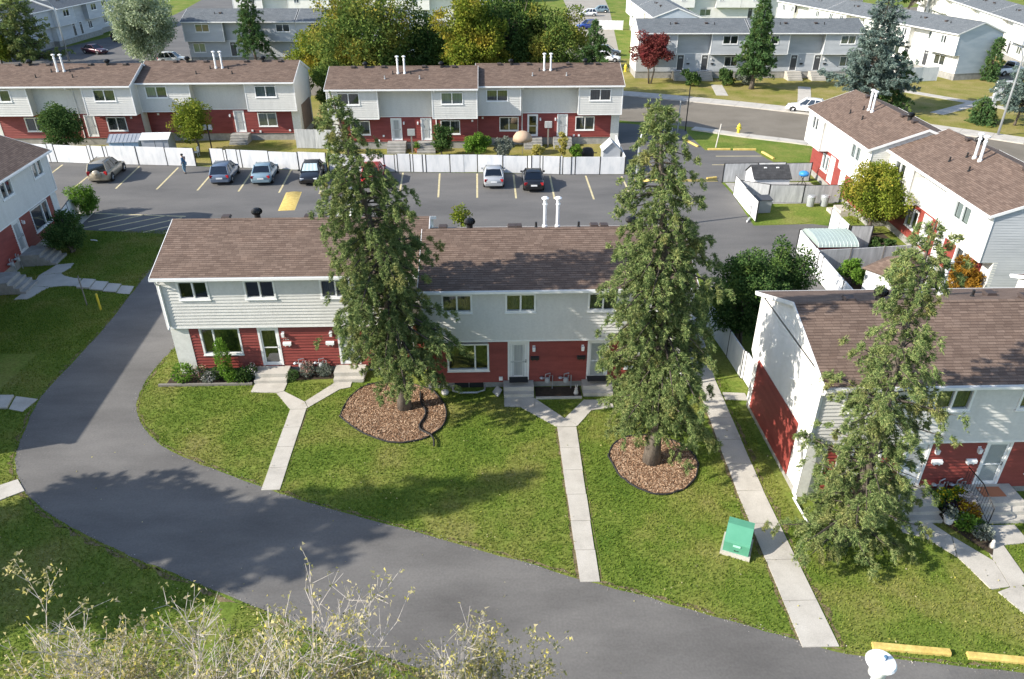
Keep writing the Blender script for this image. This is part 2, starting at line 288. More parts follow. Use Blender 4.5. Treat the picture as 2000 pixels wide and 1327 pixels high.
# ------------------------------------------------------------ ground, roads, walks
st = lambda o: tag(o, kind='structure')
g = st(sheet('ground', [(-900, -200), (900, -200), (900, 1500), (-900, 1500)], 0.0, 'grass'))
lane_near = smooth_poly([(40, 10.5), (26, 12.2), (16.04, 13.97), (13.82, 14.26), (12.19, 14.53), (10.69, 14.77), (9.46, 15.32), (7.22, 16.25), (4.86, 17.23), (2.85, 18.0), (0.56, 18.99), (-2.25, 20.13), (-5.26, 21.29), (-7.39, 22.15), (-9.38, 23.11), (-11.65, 24.26), (-13.48, 25.25), (-14.65, 26.06), (-15.67, 27.13), (-16.46, 28.24), (-16.94, 29.25), (-17.21, 30.7), (-17.27, 32.25), (-17.09, 33.87), (-16.85, 36), (-16.8, 42), (-17.0, 52.0)], 2)
lane_far = smooth_poly([(-22.9, 52.0), (-22.9, 49.79), (-22.34, 46.42), (-22.14, 43.19), (-21.99, 40.5), (-21.7, 37.27), (-21.7, 33.49), (-21.73, 31.43), (-21.7, 29.73), (-21.37, 28.39), (-20.97, 26.98), (-20.49, 25.53), (-20.14, 24.77), (-19.4, 23.78), (-18.73, 22.99), (-17.07, 21.7), (-15.45, 20.73), (-14.11, 20.02), (-12.59, 19.24), (-11.2, 18.63), (-9.72, 17.9), (-7.65, 16.92), (-5.44, 15.95), (-3.38, 15.04), (-1.43, 14.19), (4, 11.2), (12, 7.5), (20, 5), (40, 3)], 2)
LANE = lane_near+lane_far
def wobble(poly, amp, rng=random.Random(3)):
    return [(x+rng.uniform(-amp, amp), y+rng.uniform(-amp, amp)) for x, y in poly]
st(sheet('road', wobble(LANE, 0.035), 0.006, 'asphalt'))
LOT = [(-62, 52.5), (-44, 52.5), (-30.45, 51.9), (-22.74, 50.7), (-17.2, 50.7), (-17.0, 49.2), (13, 49.2), (13.6, 36.5), (20.4, 36.5), (20.6, 42), (20.85, 46.2), (24.6, 46.9), (25.4, 49.6), (25.2, 50.9), (24.0, 51.4), (19.5, 51.2), (20.0, 58.2), (19.9, 61.4), (21.0, 62.2), (27.2, 64.9), (26.2, 68.4), (25.9, 71.2), (21.1, 71.5), (20.9, 77.9), (21.1, 79.5), (18, 81.2), (14.7, 82.6), (12.4, 82.0), (12.35, 63.9), (3, 64.5), (-14.6, 65.6), (-27, 67.6), (-41, 69.3), (-62, 71)]
lot = st(sheet('parking_lot', LOT, 0.010, 'parking_asphalt'))
STREET_N = smooth_poly([(-60, 128), (-20, 112), (0, 103.5), (16.95, 96.75), (24.92, 92.93), (34.28, 87.7), (46, 79.5), (60, 67), (80, 45)], 2)
STREET_S = smooth_poly([(70, 32), (50, 58), (40, 68.2), (32.45, 74.17), (26.11, 77.61), (21.98, 80.78), (14.88, 83.77), (0, 89.5), (-25, 99), (-60, 114)], 2)
st(sheet('street', STREET_N+STREET_S, 0.014, 'street_asphalt'))
def offset_line(pl, d):
    out = []
    for i, p in enumerate(pl):
        a = pl[max(i-1, 0)]; b = pl[min(i+1, len(pl)-1)]; t = Vector((b[0]-a[0], b[1]-a[1])).normalized(); out.append((p[0]-t.y*d, p[1]+t.x*d))
    return out
def strip_slabs(pl, w, z, name, mat, step=2.4, side=1, thick=0.10):
    root = st(link(name, None)); L_ = 0; a = pl; b = offset_line(pl, w*side); mb = None
    # slabs along the line
    seg = 0; acc = [0]
    for i in range(1, len(pl)): acc.append(acc[-1]+math.dist(pl[i-1], pl[i]))
    def at(line, s):
        for i in range(1, len(acc)):
            if s <= acc[i]:
                k = (s-acc[i-1])/(acc[i]-acc[i-1]); return (line[i-1][0]*(1-k)+line[i][0]*k, line[i-1][1]*(1-k)+line[i][1]*k)
        return line[-1]
    s = 0
    while s < acc[-1]-0.3:
        e = min(s+step-0.03, acc[-1]); p = [at(a, s), at(a, (s+e)/2), at(a, e), at(b, e), at(b, (s+e)/2), at(b, s)]
        if side < 0: p = p[::-1]
        MB().prism(p, 0.0, z).build('slab', mat, root); s += step
    return root
vis_n = [p for p in STREET_N if 8 < p[0] < 62]; strip_slabs(vis_n, 2.7, 0.13, 'pavement', 'concrete', 3.0, 1)
vis_s = [p for p in STREET_S if 8 < p[0] < 45][::-1]; strip_slabs([p for p in vis_s if p[0] > 21.3], 1.3, 0.13, 'pavement', 'concrete', 3.0, -1); strip_slabs([p for p in vis_s if p[0] < 14.9], 1.3, 0.13, 'pavement', 'concrete', 3.0, -1)
# side lane running up past the far houses
st(sheet('road', [(9.5, 97), (10.8, 133), (19.5, 196), (21, 230), (33, 230), (29.6, 195), (21.4, 127), (17.5, 99)], 0.018, 'lane_concrete'))
st(sheet('parking_lot', [(-95, 112), (-52, 108), (-47, 121), (-47, 160), (-40, 165), (-60, 165), (-56, 260), (-84, 260), (-73, 190), (-71, 158), (-74, 140), (-95, 132)], 0.020, 'parking_asphalt'))
st(sheet('road', [(70.5, 104), (76, 106), (77, 150), (110, 200), (60, 190), (72, 150)], 0.020, 'street_asphalt'))

def stall(p, q, w=0.12, mat='line_paint', z=0.014, parent=lot, name='stall_line'):
    d = Vector((q[0]-p[0], q[1]-p[1])).normalized(); n_ = Vector((-d.y, d.x))*w/2
    sheet(name, [(p[0]+n_.x, p[1]+n_.y), (p[0]-n_.x, p[1]-n_.y), (q[0]-n_.x, q[1]-n_.y), (q[0]+n_.x, q[1]+n_.y)], z, mat, parent)
AL = [((-38.9, 62.3), (-39.57, 68.4)), ((-35.3, 61.7), (-35.85, 67.9)), ((-31.66, 61.29), (-32.25, 67.61)), ((-28.13, 60.99), (-28.56, 67.18)), ((-24.61, 60.62), (-25.0, 66.8)), ((-21.09, 60.23), (-21.5, 66.5)), ((-17.62, 59.82), (-18.07, 66.24)), ((-14.2, 59.4), (-14.6, 65.4)), ((-10.9, 59.2), (-11.2, 65.2)), ((-7.55, 58.9), (-7.85, 65.02)),
      ((-4.31, 58.26), (-4.54, 64.69)), ((-1.12, 58.04), (-1.2, 64.52)), ((2.05, 57.82), (2.04, 64.12)), ((5.17, 57.6), (5.25, 63.73)), ((8.36, 57.38), (8.42, 63.64)), ((11.48, 57.54), (11.58, 63.4)),
      ((21.6, 69.4), (26.0, 69.3)), ((20.5, 66.6), (25.0, 66.5)), ((20.8, 44.9), (17.9, 44.7)), ((-30.7, 55.3), (-23.4, 54.4))]
for p, q in AL: stall(p, q, 0.15)
HL = [((-30.34, 53.45), (-28.38, 54.93)), ((-30.2, 52.09), (-26.68, 54.88)), ((-28.82, 51.84), (-24.94, 54.6)), ((-27.0, 51.48), (-23.6, 54.12)), ((-25.38, 51.13), (-23.0, 53.1)), ((-23.85, 50.95), (-22.6, 52.1))]
for p, q in HL: stall(p, q, 0.17)
stall((-22.9, 50.75), (-10, 50.5), 0.12)
# yellow painted speed humps: low rounded ridges
def hump(a, b, w, label):
    d = Vector((b[0]-a[0], b[1]-a[1])); L_ = d.length; mb = MB(); n = 8
    prof = [(-w/2+w*i/n, 0.07*math.sin(math.pi*i/n)) for i in range(n+1)]
    vs = [(x, y, z) for x in (0, L_) for y, z in prof]; mb.add(vs, [(i, i+1, n+2+i, n+1+i) for i in range(n)]+[tuple(range(n, -1, -1)), tuple(range(n+1, 2*n+2))])
    o = mb.build('speed_hump', 'yellow_paint', None, (a[0], a[1], 0.009), math.atan2(d.y, d.x), True); tag(o, label, 'speed hump')
hump((-16.0, 55.5), (-16.4, 59.9), 1.3, 'yellow painted speed hump on asphalt behind the roof flue pipes')
hump((12.5, 62.2), (19.7, 62.05), 0.75, 'yellow speed hump across the driveway behind the tall spruce')

def slab_poly(root, poly, h=0.035, mat='concrete'):
    a = sum(poly[i][0]*poly[(i+1) % len(poly)][1]-poly[(i+1) % len(poly)][0]*poly[i][1] for i in range(len(poly)))
    if a < 0: poly = poly[::-1]
    cx = sum(p[0] for p in poly)/len(poly); cy = sum(p[1] for p in poly)/len(poly)
    MB().prism(poly, -0.05, h+rnd.uniform(-0.006, 0.006)).build('slab', mat, root)
def walk_strip(root, p0, p1, w0, w1, n):      # straight run of n slabs from p0 to p1
    P0, P1 = Vector(p0), Vector(p1); d = (P1-P0).normalized(); nn = Vector((-d.y, d.x)); L_ = (P1-P0).length
    for i in range(n):
        s, e = i/n, (i+1)/n-0.018/L_*1.2
        a, b = P0.lerp(P1, s), P0.lerp(P1, e); wa, wb = w0+(w1-w0)*s, w0+(w1-w0)*e; j = rnd.uniform(-0.012, 0.012)
        slab_poly(root, [tuple(a-nn*(wa/2)+nn*j), tuple(b-nn*(wb/2)+nn*j), tuple(b+nn*(wb/2)+nn*j), tuple(a+nn*(wa/2)+nn*j)])
wl = st(link('walkway', None))
walk_strip(wl, (-9.02, 22.92), (-9.15, 28.5), 0.74, 0.74, 4)
slab_poly(wl, [(-9.52, 28.52), (-8.79, 28.52), (-8.72, 28.62), (-8.98, 29.12), (-10.15, 30.02), (-10.5, 29.9)])
slab_poly(wl, [(-10.5, 29.92), (-10.17, 30.04), (-10.17, 30.72), (-11.74, 30.74), (-11.75, 30.0)])
slab_poly(wl, [(-8.70, 28.63), (-7.5, 30.12), (-7.0, 30.3), (-7.0, 30.78), (-7.84, 30.72), (-8.95, 29.14)])
wc = st(link('walkway', None))
walk_strip(wc, (3.22, 17.85), (3.25, 26.75), 0.68, 0.86, 6)
slab_poly(wc, [(2.82, 26.78), (3.68, 26.78), (3.75, 26.85), (3.22, 27.42), (1.92, 29.1), (1.9, 28.38), (1.25, 28.36)])
slab_poly(wc, [(0.48, 28.44), (1.24, 28.37), (1.89, 28.4), (1.91, 29.14), (0.5, 29.16)])
slab_poly(wc, [(3.77, 26.86), (4.54, 28.02), (5.6, 28.22), (5.6, 28.86), (4.27, 28.87), (3.24, 27.43)])
wr = st(link('walkway', None))
walk_strip(wr, (10.18, 15.02), (10.2, 22.3), 1.16, 1.06, 4); walk_strip(wr, (10.2, 22.3), (10.5, 30.6), 1.06, 1.0, 5); walk_strip(wr, (10.5, 30.6), (11.2, 36.5), 1.0, 1.0, 4); walk_strip(wr, (11.2, 36.5), (12.5, 49), 1.0, 1.0, 6)
slab_poly(wr, [(11.05, 29.3), (12.1, 29.2), (12.1, 28.6), (11.02, 28.7)])
wq = st(link('walkway', None))
slab_poly(wq, [(15.2, 20.6), (16.4, 20.5), (16.9, 19.6), (16.55, 18.6), (15.9, 19.55), (15.2, 19.85)])
slab_poly(wq, [(16.92, 19.58), (17.75, 18.35), (17.6, 17.2), (16.9, 17.1), (16.57, 18.58)])
slab_poly(wq, [(17.77, 18.37), (18.0, 20.1), (19.6, 20.1), (19.6, 19.2), (18.55, 19.1), (18.4, 17.3), (17.62, 17.18)])
walk_strip(wq, (17.55, 17.15), (18.6, 14.1), 1.0, 1.0, 3)
wll = st(link('walkway', None))
def curve_poly(*pl): return [p for p in pl]
slab_poly(wll, [(-29.0, 43.85), (-28.68, 45.52), (-27.68, 45.74), (-27.55, 44.95), (-27.75, 44.2)])
slab_poly(wll, [(-29.0, 43.82), (-27.78, 44.17), (-27.35, 43.75), (-26.6, 43.4), (-26.04, 43.3), (-25.83, 42.18), (-26.6, 42.25), (-27.4, 42.1), (-28.6, 42.3)])
slab_poly(wll, [(-28.62, 42.27), (-27.43, 42.07), (-27.68, 41.51), (-27.75, 41.0), (-27.9, 40.47), (-28.7, 40.4)])
for i in range(4): slab_poly(wll, [(-25.85+0.92*i, 43.12-0.3*i), (-25.0+0.92*i, 42.97-0.3*i), (-24.85+0.92*i, 41.75-0.26*i), (-25.70+0.92*i, 41.9-0.26*i)], 0.12-0.03*i)
wl2 = st(link('walkway', None)); slab_poly(wl2, [(-24.9, 30.05), (-23.0, 30.0), (-22.75, 28.95), (-24.8, 28.9)], 0.10); slab_poly(wl2, [(-22.9, 29.98), (-21.72, 29.7), (-21.9, 28.68), (-22.65, 28.92)])
wl3 = st(link('walkway', None)); slab_poly(wl3, [(-21.8, 23.2), (-20.05, 23.5), (-19.5, 23.86), (-18.85, 23.15), (-19.55, 22.6), (-21.6, 22.1)])
pad = st(link('pavement', None)); slab_poly(pad, [(-32.0, 52.1), (-30.5, 52.0), (-30.8, 55.5), (-33.4, 55.6)], 0.06); slab_poly(pad, [(-33.2, 54.4), (-31.7, 54.3), (-31.6, 53.2), (-33.0, 53.2)], 0.075, 'old_concrete')
wf = st(link('walkway', None))
walk_strip(wf, (29.8, 96.6), (30.9, 103.4), 1.5, 1.5, 3); walk_strip(wf, (38.4, 91.2), (42.4, 101.8), 1.6, 1.6, 4); walk_strip(wf, (53, 101), (62, 88), 1.6, 1.6, 6); walk_strip(wf, (52, 86), (66, 95.5), 1.6, 1.6, 6); walk_strip(wf, (62.4, 87.4), (70, 80), 1.6, 1.6, 4)
# dry lawn round the far houses, yards
st(sheet('lawn', [p for p in STREET_N if p[0] > 17][::1] + [(120, 60), (120, 125), (17.6, 125)], 0.004, 'dry_grass'))
st(sheet('lawn', [(21.3, 77.9), (32.2, 73.0), (29.0, 65.3), (27.4, 65.2), (26.5, 68.6), (26.2, 71.5), (21.3, 71.8)], 0.014, 'grass'))
st(sheet('lawn', [(-62, 71.2), (-41, 69.5), (-27, 67.8), (-14.6, 65.8), (3, 64.7), (12.2, 64.1), (12.3, 100), (-62, 100)], 0.004, 'dry_grass'))
st(sheet('lawn', [(20.05, 51.5), (22.2, 55.4), (25.0, 55.3), (24.8, 53), (24.3, 51.9), (22.6, 51.35)], 0.016, 'grass'))
st(sheet('yard', [(20.2, 58.3), (20.2, 61.3), (27.6, 61.3), (27.6, 55.9), (20.2, 55.9)], 0.013, 'old_concrete'))
st(sheet('yard', [(20.9, 46.0), (24.2, 46.0), (24.2, 49.5), (28.4, 49.5), (28.4, 36.0), (20.6, 36.0)], 0.017, 'soil'))
# mulch rings: bed, chips, black edging
def mulch(poly, label, seed, n):
    t = thing('mulch_bed', label, 'mulch bed'); rng = np.random.default_rng(seed)
    pl = smooth_poly(poly+[poly[0]], 2)
    bm = MB(); c = (sum(p[0] for p in pl)/len(pl), sum(p[1] for p in pl)/len(pl))
    vs = [(c[0], c[1], 0.10)]+[(c[0]+(p[0]-c[0])*.5, c[1]+(p[1]-c[1])*.5, 0.085) for p in pl]+[(p[0], p[1], 0.03) for p in pl]; k = len(pl)
    fs = [(0, 1+i, 1+(i+1) % k) for i in range(k)]+[(1+i, 1+k+i, 1+k+(i+1) % k, 1+(i+1) % k) for i in range(k)]
    bm.add(vs, fs).build('mulch', 'mulch_bed', t)
    q = poly_area_pts(pl, n, rng); r = np.hypot(q[:, 0]-c[0], q[:, 1]-c[1]); rm = r.max()
    P = np.column_stack([q, 0.095-0.06*(r/rm)**2+rng.uniform(0, .02, n)]); D = rng.normal(size=(n, 3)); D[:, 2] *= 0.25
    D /= np.linalg.norm(D, axis=1, keepdims=True); U = np.cross(D, np.array([0, 0, 1.])+rng.normal(size=(n, 3))*.3); U /= np.linalg.norm(U, axis=1, keepdims=True)
    Lh = rng.uniform(.025, .06, n)[:, None]; Wh = rng.uniform(.008, .02, n)[:, None]
    V = np.stack([P-D*Lh-U*Wh, P+D*Lh-U*Wh, P+D*Lh+U*Wh, P-D*Lh+U*Wh], 1); tag(link('chips', np_mesh('chips', V, 'wood_chips'), t), kind='stuff')
    MB().tube([(p[0]+rnd.uniform(-.02, .02), p[1]+rnd.uniform(-.02, .02), 0.05+rnd.uniform(-.015, .03)) for p in pl], 0.04, 6).build('edging', 'black_rubber', t, smooth=True)
MULCH1 = [(-7.09, 27.85), (-6.9, 29.6), (-6.16, 30.6), (-4.6, 30.75), (-2.95, 30.0), (-2.2, 28.4), (-2.21, 27.11), (-2.85, 26.18), (-3.93, 25.74), (-5.07, 25.99), (-6.21, 26.85)]
MULCH2 = [(4.83, 24.6), (5.1, 23.35), (5.65, 22.55), (6.45, 22.12), (7.4, 22.3), (8.2, 23.0), (8.62, 24.1), (8.34, 25.2), (7.5, 25.9), (6.2, 26.1), (5.2, 25.6)]
mulch(MULCH1, 'wide brown mulch ring with black edging and a loose black loop, under the leaning spruce', 1, 9000)
mulch(MULCH2, 'round reddish mulch ring with black edging under the thick green spruce by the sidewalk', 2, 6000)
tag(MB().tube([(x, y, 0.13) for x, y in smooth_poly([(-3.52, 29.62), (-3.47, 28.76), (-3.23, 28.34), (-3.11, 27.73), (-3.4, 26.95), (-3.28, 26.57), (-2.85, 26.3), (-2.65, 25.92), (-2.62, 25.42)], 2)], 0.045, 6).build('loose_edging', 'black_rubber', smooth=True), 'loose black strip of plastic edging curling across the mulch onto grass', 'garden edging')
# grass blades on the lawns near the houses
rng = np.random.default_rng(5)
NB = 240000
q = np.concatenate([rng.uniform((-24, 13), (24, 34), size=(NB, 2)), rng.uniform((-30, 34), (-16, 51.5), size=(90000, 2))])
keep = ~inside(LANE, q) & ~inside(MULCH1, q) & ~inside(MULCH2, q) & ~((q[:, 0] > 9.65) & (q[:, 0] < 10.75)) & ~((abs(q[:, 0]-3.23) < 0.42) & (q[:, 1] < 26.8)) & ~((abs(q[:, 0]+9.08) < 0.40) & (q[:, 1] < 28.6)) & ~((q[:, 1] > 30.72) & (q[:, 0] > -16.2) & (q[:, 0] < -3.1)) & ~((q[:, 1] > 29.9) & (q[:, 0] > -3.1) & (q[:, 0] < 9.4)) & ~((q[:, 1] > 28.9) & (q[:, 0] > 1.9) & (q[:, 0] < 4.3)) & ~((q[:, 1] > 20.4) & (q[:, 0] > 11.5))
for ob in (wl, wc, wr, wq, wl2, wl3, wll):
    for ch in ob.children:
        nv = len(ch.data.vertices)//2; keep &= ~inside([tuple(v.co[:2]) for v in ch.data.vertices[:nv]], q)
q = q[keep]; n = len(q); hgt = rng.uniform(.035, .095, n); a = rng.uniform(0, 2*np.pi, n); w = rng.uniform(.014, .028, n)
P = np.column_stack([q, np.zeros(n)]); U = np.column_stack([np.cos(a)*w, np.sin(a)*w, np.zeros(n)]); T = P+np.column_stack([rng.normal(0, .02, n), rng.normal(0, .02, n), hgt])
tag(link('grass', np_mesh('grass', np.stack([P-U, P+U, T], 1), 'grass_blade')), 'mown green grass blades on the lawns around the houses', 'grass', kind='stuff')

# worn verges, gravel crumbs and fallen leaves along the asphalt
def verge(line, w0, w1, seed, mat='verge_soil', z=.003):
    r_ = random.Random(seed); a, b = [], []; k = offset_line(line, 1.0)
    for i, p in enumerate(line):
        n_ = (k[i][0]-p[0], k[i][1]-p[1]); w = r_.uniform(w0, w1); a.append((p[0]-n_[0]*.10, p[1]-n_[1]*.10)); b.append((p[0]+n_[0]*w, p[1]+n_[1]*w))
    vs = [(x, y, z) for x, y in a+b]; n = len(a); m = MB().add(vs, [(i, i+1, n+i+1, n+i) for i in range(n-1)]).mesh('verge'); m.materials.append(MATS[mat]); st(link('verge', m))
noisy('verge_soil', [(0.075, 0.085, 0.022), (0.15, 0.115, 0.062), (0.21, 0.17, 0.10)], 3.5, 0.95, bump=0.5, bscale=30, fine=.25, fscale=12)
def dense(pl, step=.25):
    out = []
    for i in range(len(pl)-1):
        n = max(1, int(math.dist(pl[i], pl[i+1])/step))
        for j in range(n): f = j/n; out.append((pl[i][0]*(1-f)+pl[i+1][0]*f, pl[i][1]*(1-f)+pl[i+1][1]*f))
    return out+[pl[-1]]
ln = dense(lane_near)
verge(ln, -.26, -.03, 1); verge(dense(lane_far), -.32, -.02, 2)
verge(dense([(10.74, 15.0), (10.73, 22.3), (11.0, 30.5)]), -.36, -.08, 3, z=.0045); verge(dense([(9.6, 15.3), (9.68, 22.3), (10.0, 30.4)]), .05, .18, 4, z=.0045)
verge(dense([(2.87, 18.0), (2.82, 26.7)]), .03, .12, 5, z=.0045); verge(dense([(3.57, 18.0), (3.68, 26.7)]), -.14, -.03, 6, z=.0045); verge(dense([(-8.65, 23.0), (-8.79, 28.5)]), -.12, -.02, 7, z=.0045)
rg = np.random.default_rng(77); L3 = np.array([p for p in ln if p[0] < 22]+[p for p in dense(lane_far) if p[1] < 50]); i = rg.integers(0, len(L3), 5200)
P = np.column_stack([L3[i]+rg.normal(0, .10, (5200, 2)), np.full(5200, .012)]); D = rg.normal(size=(5200, 3)); D[:, 2] = abs(D[:, 2])*.5
leafmat('gravel_bits', [(0.14, 0.12, 0.10), (0.28, 0.26, 0.23), (0.50, 0.48, 0.44)], None, 1, 0.0)
tag(link('gravel', np_mesh('gravel', cards(P, D, rg.uniform(.02, .05, 5200), rg.uniform(.02, .04, 5200), rg), 'gravel_bits')), 'loose gravel crumbs along the asphalt edges', 'gravel', kind='stuff')
nl = 1500; q2 = np.concatenate([rg.normal((-9, 15.5), (5, 1.8), (800, 2)), rg.uniform((-20, 13), (22, 29), (700, 2))]); q2[inside(LANE, q2) & (rg.uniform(size=nl) < .8)] += np.array([-3, -6]); P = np.column_stack([q2, np.full(nl, .06)]); P[inside(LANE, q2), 2] = .014; D = rg.normal(size=(nl, 3)); D[:, 2] *= .2
tag(link('fallen_leaves', np_mesh('fallen_leaves', cards(P, D, rg.uniform(.05, .09, nl), rg.uniform(.035, .06, nl), rg), 'autumn_leaves')), 'fallen yellow leaves scattered over the lawns and lane', 'leaves', kind='stuff')
# ------------------------------------------------------------ townhouse builder
def siding(mb, p0, p1, z0, z1, h=0.14, lap=0.022, holes=(), peak=None):
    """Lapped boards from p0 to p1 (2D), outward to the right-hand side; peak = (z_eave, rise per metre, s_mid, half) clips a gable."""
    p0, p1 = Vector(p0), Vector(p1); d = (p1-p0); L_ = d.length; d.normalize(); nn = Vector((d.y, -d.x))
    zt = z1 if not peak else peak[0]+peak[1]*peak[3]
    n = max(1, round((zt-z0)/h)); h = (zt-z0)/n
    def lim(z):
        if not peak or z <= peak[0]: return 0.0, L_
        k = peak[3]-(z-peak[0])/peak[1]; return max(0, peak[2]-k), min(L_, peak[2]+k)
    for i in range(n):
        za, zb = z0+i*h, z0+(i+1)*h; la, lb = lim(za), lim(min(zb, zt-1e-4))
        iv = [(la[0], la[1])]
        for (s0, s1, ha, hb) in holes:
            if zb > ha+0.03 and za < hb-0.03:
                nv = []
                for a, b in iv:
                    if s1 <= a or s0 >= b: nv.append((a, b)); continue
                    if s0 > a: nv.append((a, s0))
                    if s1 < b: nv.append((s1, b))
                iv = nv
        for a, b in iv:
            ta, tb = max(a, lb[0]) if a == la[0] else a, min(b, lb[1]) if b == la[1] else b
            if tb-ta < 0.01: continue
            A, B = p0+d*a+nn*lap, p0+d*b+nn*lap; C, D = p0+d*tb, p0+d*ta; E_, F_ = p0+d*a, p0+d*b
            mb.add([(A.x, A.y, za), (B.x, B.y, za), (C.x, C.y, zb), (D.x, D.y, zb), (E_.x, E_.y, za), (F_.x, F_.y, za)], [(0, 1, 2, 3), (4, 5, 1, 0)])
CACHE = {}
def cached(key, fn, mat):
    if key not in CACHE:
        m = fn().mesh(key[0]); m.materials.append(MATS[mat]); CACHE[key] = m
    return CACHE[key]
def frame_mb(w, h, t, mull=()):
    mb = MB(); mb.box(-w/2, -0.055, 0, -w/2+t, 0.10, h); mb.box(w/2-t, -0.055, 0, w/2, 0.10, h)
    mb.box(-w/2+t, -0.052, 0, w/2-t, 0.10, t); mb.box(-w/2+t, -0.052, h-t, w/2-t, 0.10, h)
    for x in mull: mb.box(x-t*0.45, -0.035, t, x+t*0.45, 0.09, h-t)
    mb.box(-w/2-0.03, -0.085, -0.05, w/2+0.03, 0.02, -0.001)
    return mb
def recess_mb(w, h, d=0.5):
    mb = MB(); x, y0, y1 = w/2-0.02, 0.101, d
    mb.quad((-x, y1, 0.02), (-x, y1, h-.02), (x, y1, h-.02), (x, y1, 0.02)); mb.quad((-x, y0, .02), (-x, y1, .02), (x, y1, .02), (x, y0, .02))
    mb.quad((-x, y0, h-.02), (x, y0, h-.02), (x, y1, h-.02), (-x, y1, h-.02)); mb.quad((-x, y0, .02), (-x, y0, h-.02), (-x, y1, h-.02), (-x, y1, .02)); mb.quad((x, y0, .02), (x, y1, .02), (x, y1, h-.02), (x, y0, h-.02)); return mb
def window(root, x, y, z, rz, w, h, kind='slider', curtain=None):
    t = 0.085; mull = {'slider': (0.0,), 'picture_l': (-w/6,), 'picture_r': (w/6,), 'single': ()}[kind]
    o = link('window', cached(('window', w, h, kind), lambda: frame_mb(w, h, t, mull), 'trim_white'), root, (x, y, z), rz)
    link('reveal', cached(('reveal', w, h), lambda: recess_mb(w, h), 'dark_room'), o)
    xs = [-w/2+t]+[m for m in mull]+[w/2-t]
    for i in range(len(xs)-1):
        a, b = xs[i]+(0.04 if i else 0), xs[i+1]-(0.04 if i+2 < len(xs) else 0)
        link('pane', cached(('pane', w, h, kind, i), lambda: MB().quad((a, 0.03, t), (b, 0.03, t), (b, 0.03, h-t), (a, 0.03, h-t)), 'glass'), o)
        if curtain and curtain[i % len(curtain)] != '-':
            cm = {'d': 'curtain_dark', 'l': 'curtain_light'}[curtain[i % len(curtain)]]
            def fold():
                mb = MB(); k = 14
                for j in range(k):
                    x0, x1 = a+(b-a)*j/k, a+(b-a)*(j+1)/k; mb.quad((x0, 0.16+0.02*(j % 2), t), (x1, 0.16+0.02*((j+1) % 2), t), (x1, 0.16+0.02*((j+1) % 2), h-t), (x0, 0.16+0.02*(j % 2), h-t))
                return mb
            link('curtain', cached(('curtain', w, h, kind, i, cm), fold, cm), o)
    return o
def door(root, x, y, z, rz, kind='storm', w=1.0, h=2.12):
    t = 0.10; dm = 'trim_white'
    def mk():
        mb = MB(); mb.box(-w/2, -0.06, 0, -w/2+t, 0.12, h); mb.box(w/2-t, -0.06, 0, w/2, 0.12, h); mb.box(-w/2+t, -0.057, h-t, w/2-t, 0.12, h)
        mb.box(-w/2+t, -0.03, 0, w/2-t, 0.10, 0.05)
        if kind != 'storm': mb.box(-w/2+t+.01, 0.0, 0.05, w/2-t-.01, 0.06, h-t-.01)
        return mb
    o = link('door', cached(('door', w, h, kind), mk, dm), root, (x, y, z), rz); x0, x1 = -w/2+t+.005, w/2-t-.005
    if kind == 'storm' or kind == 'storm_light':
        s = 0.075; zt = h-t
        mb = lambda: MB().box(x0, -0.02, .06, x0+s, .02, zt).box(x1-s, -0.02, .06, x1, .02, zt).box(x0+s, -0.018, .06, x1-s, .018, .06+.11).box(x0+s, -0.018, zt-.08, x1-s, .018, zt).box(x0+s, -0.018, .98, x1-s, .018, 1.03)
        link('storm_door', cached(('storm_door', w, h), mb, 'trim_white'), o)
        link('pane', cached(('dpane', w, h, 0), lambda: MB().quad((x0+s, 0, .17), (x1-s, 0, .17), (x1-s, 0, .98), (x0+s, 0, .98)), 'glass'), o)
        link('pane', cached(('dpane', w, h, 1), lambda: MB().quad((x0+s, 0, 1.03), (x1-s, 0, 1.03), (x1-s, 0, zt-.08), (x0+s, 0, zt-.08)), 'glass'), o)
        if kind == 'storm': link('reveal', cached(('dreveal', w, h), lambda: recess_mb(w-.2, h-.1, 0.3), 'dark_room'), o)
        else:
            link('door_slab', cached(('dslab', w, h), lambda: MB().box(x0, .065, .05, x1, .10, zt), 'trim_white'), o)
    elif kind == 'white':
        link('pane', cached(('wpane', w, h), lambda: MB().box(x0+.16, -.012, 1.0, x1-.16, -.002, h-t-.16), 'curtain_light'), o)
        link('panel', cached(('wpanel', w, h), lambda: MB().box(x0+.10, -.015, .2, x1-.10, -.001, .9), 'trim_white'), o)
    elif kind == 'french':
        for a, b in ((.25, 1.0), (1.05, h-t-.12)):
            link('pane', cached(('fpane', w, h, a), lambda: MB().box(x0+.2, -.012, a, x1-.2, -.002, b), 'curtain_light'), o)
        link('muntin', cached(('muntin', w, h), lambda: MB().box(x0+.13, -.022, .2, x0+.16, -.004, h-t-.1).box(x1-.16, -.022, .2, x1-.13, -.004, h-t-.1).box(x0+.05, -.023, .98, x1-.05, -.004, 1.02), 'galvanised'), o)
    elif kind == 'dark':
        link('panel', cached(('kpanel', w, h), lambda: MB().box(x0+.01, -.02, .06, x1-.01, -.002, h-t-.02), 'meter_dark'), o)
        link('fanlight', cached(('fan', w, h), lambda: MB().add([(0, -.03, 1.62)]+[(.26*math.cos(a_), -.03, 1.62+.24*math.sin(a_)) for a_ in [math.pi*i/8 for i in range(9)]], [(0, i+1, i+2) for i in range(8)]), 'curtain_light'), o)
    link('handle', cached(('handle', w, h), lambda: MB().tube([(x1-.05, -.02, 1.0), (x1-.05, -.08, 1.0), (x1-.05, -.08, 1.14), (x1-.05, -.02, 1.14)], .014, 5), 'black_metal'), o)
    return o
plain('meter_dark', (0.06, 0.062, 0.068), 0.5)
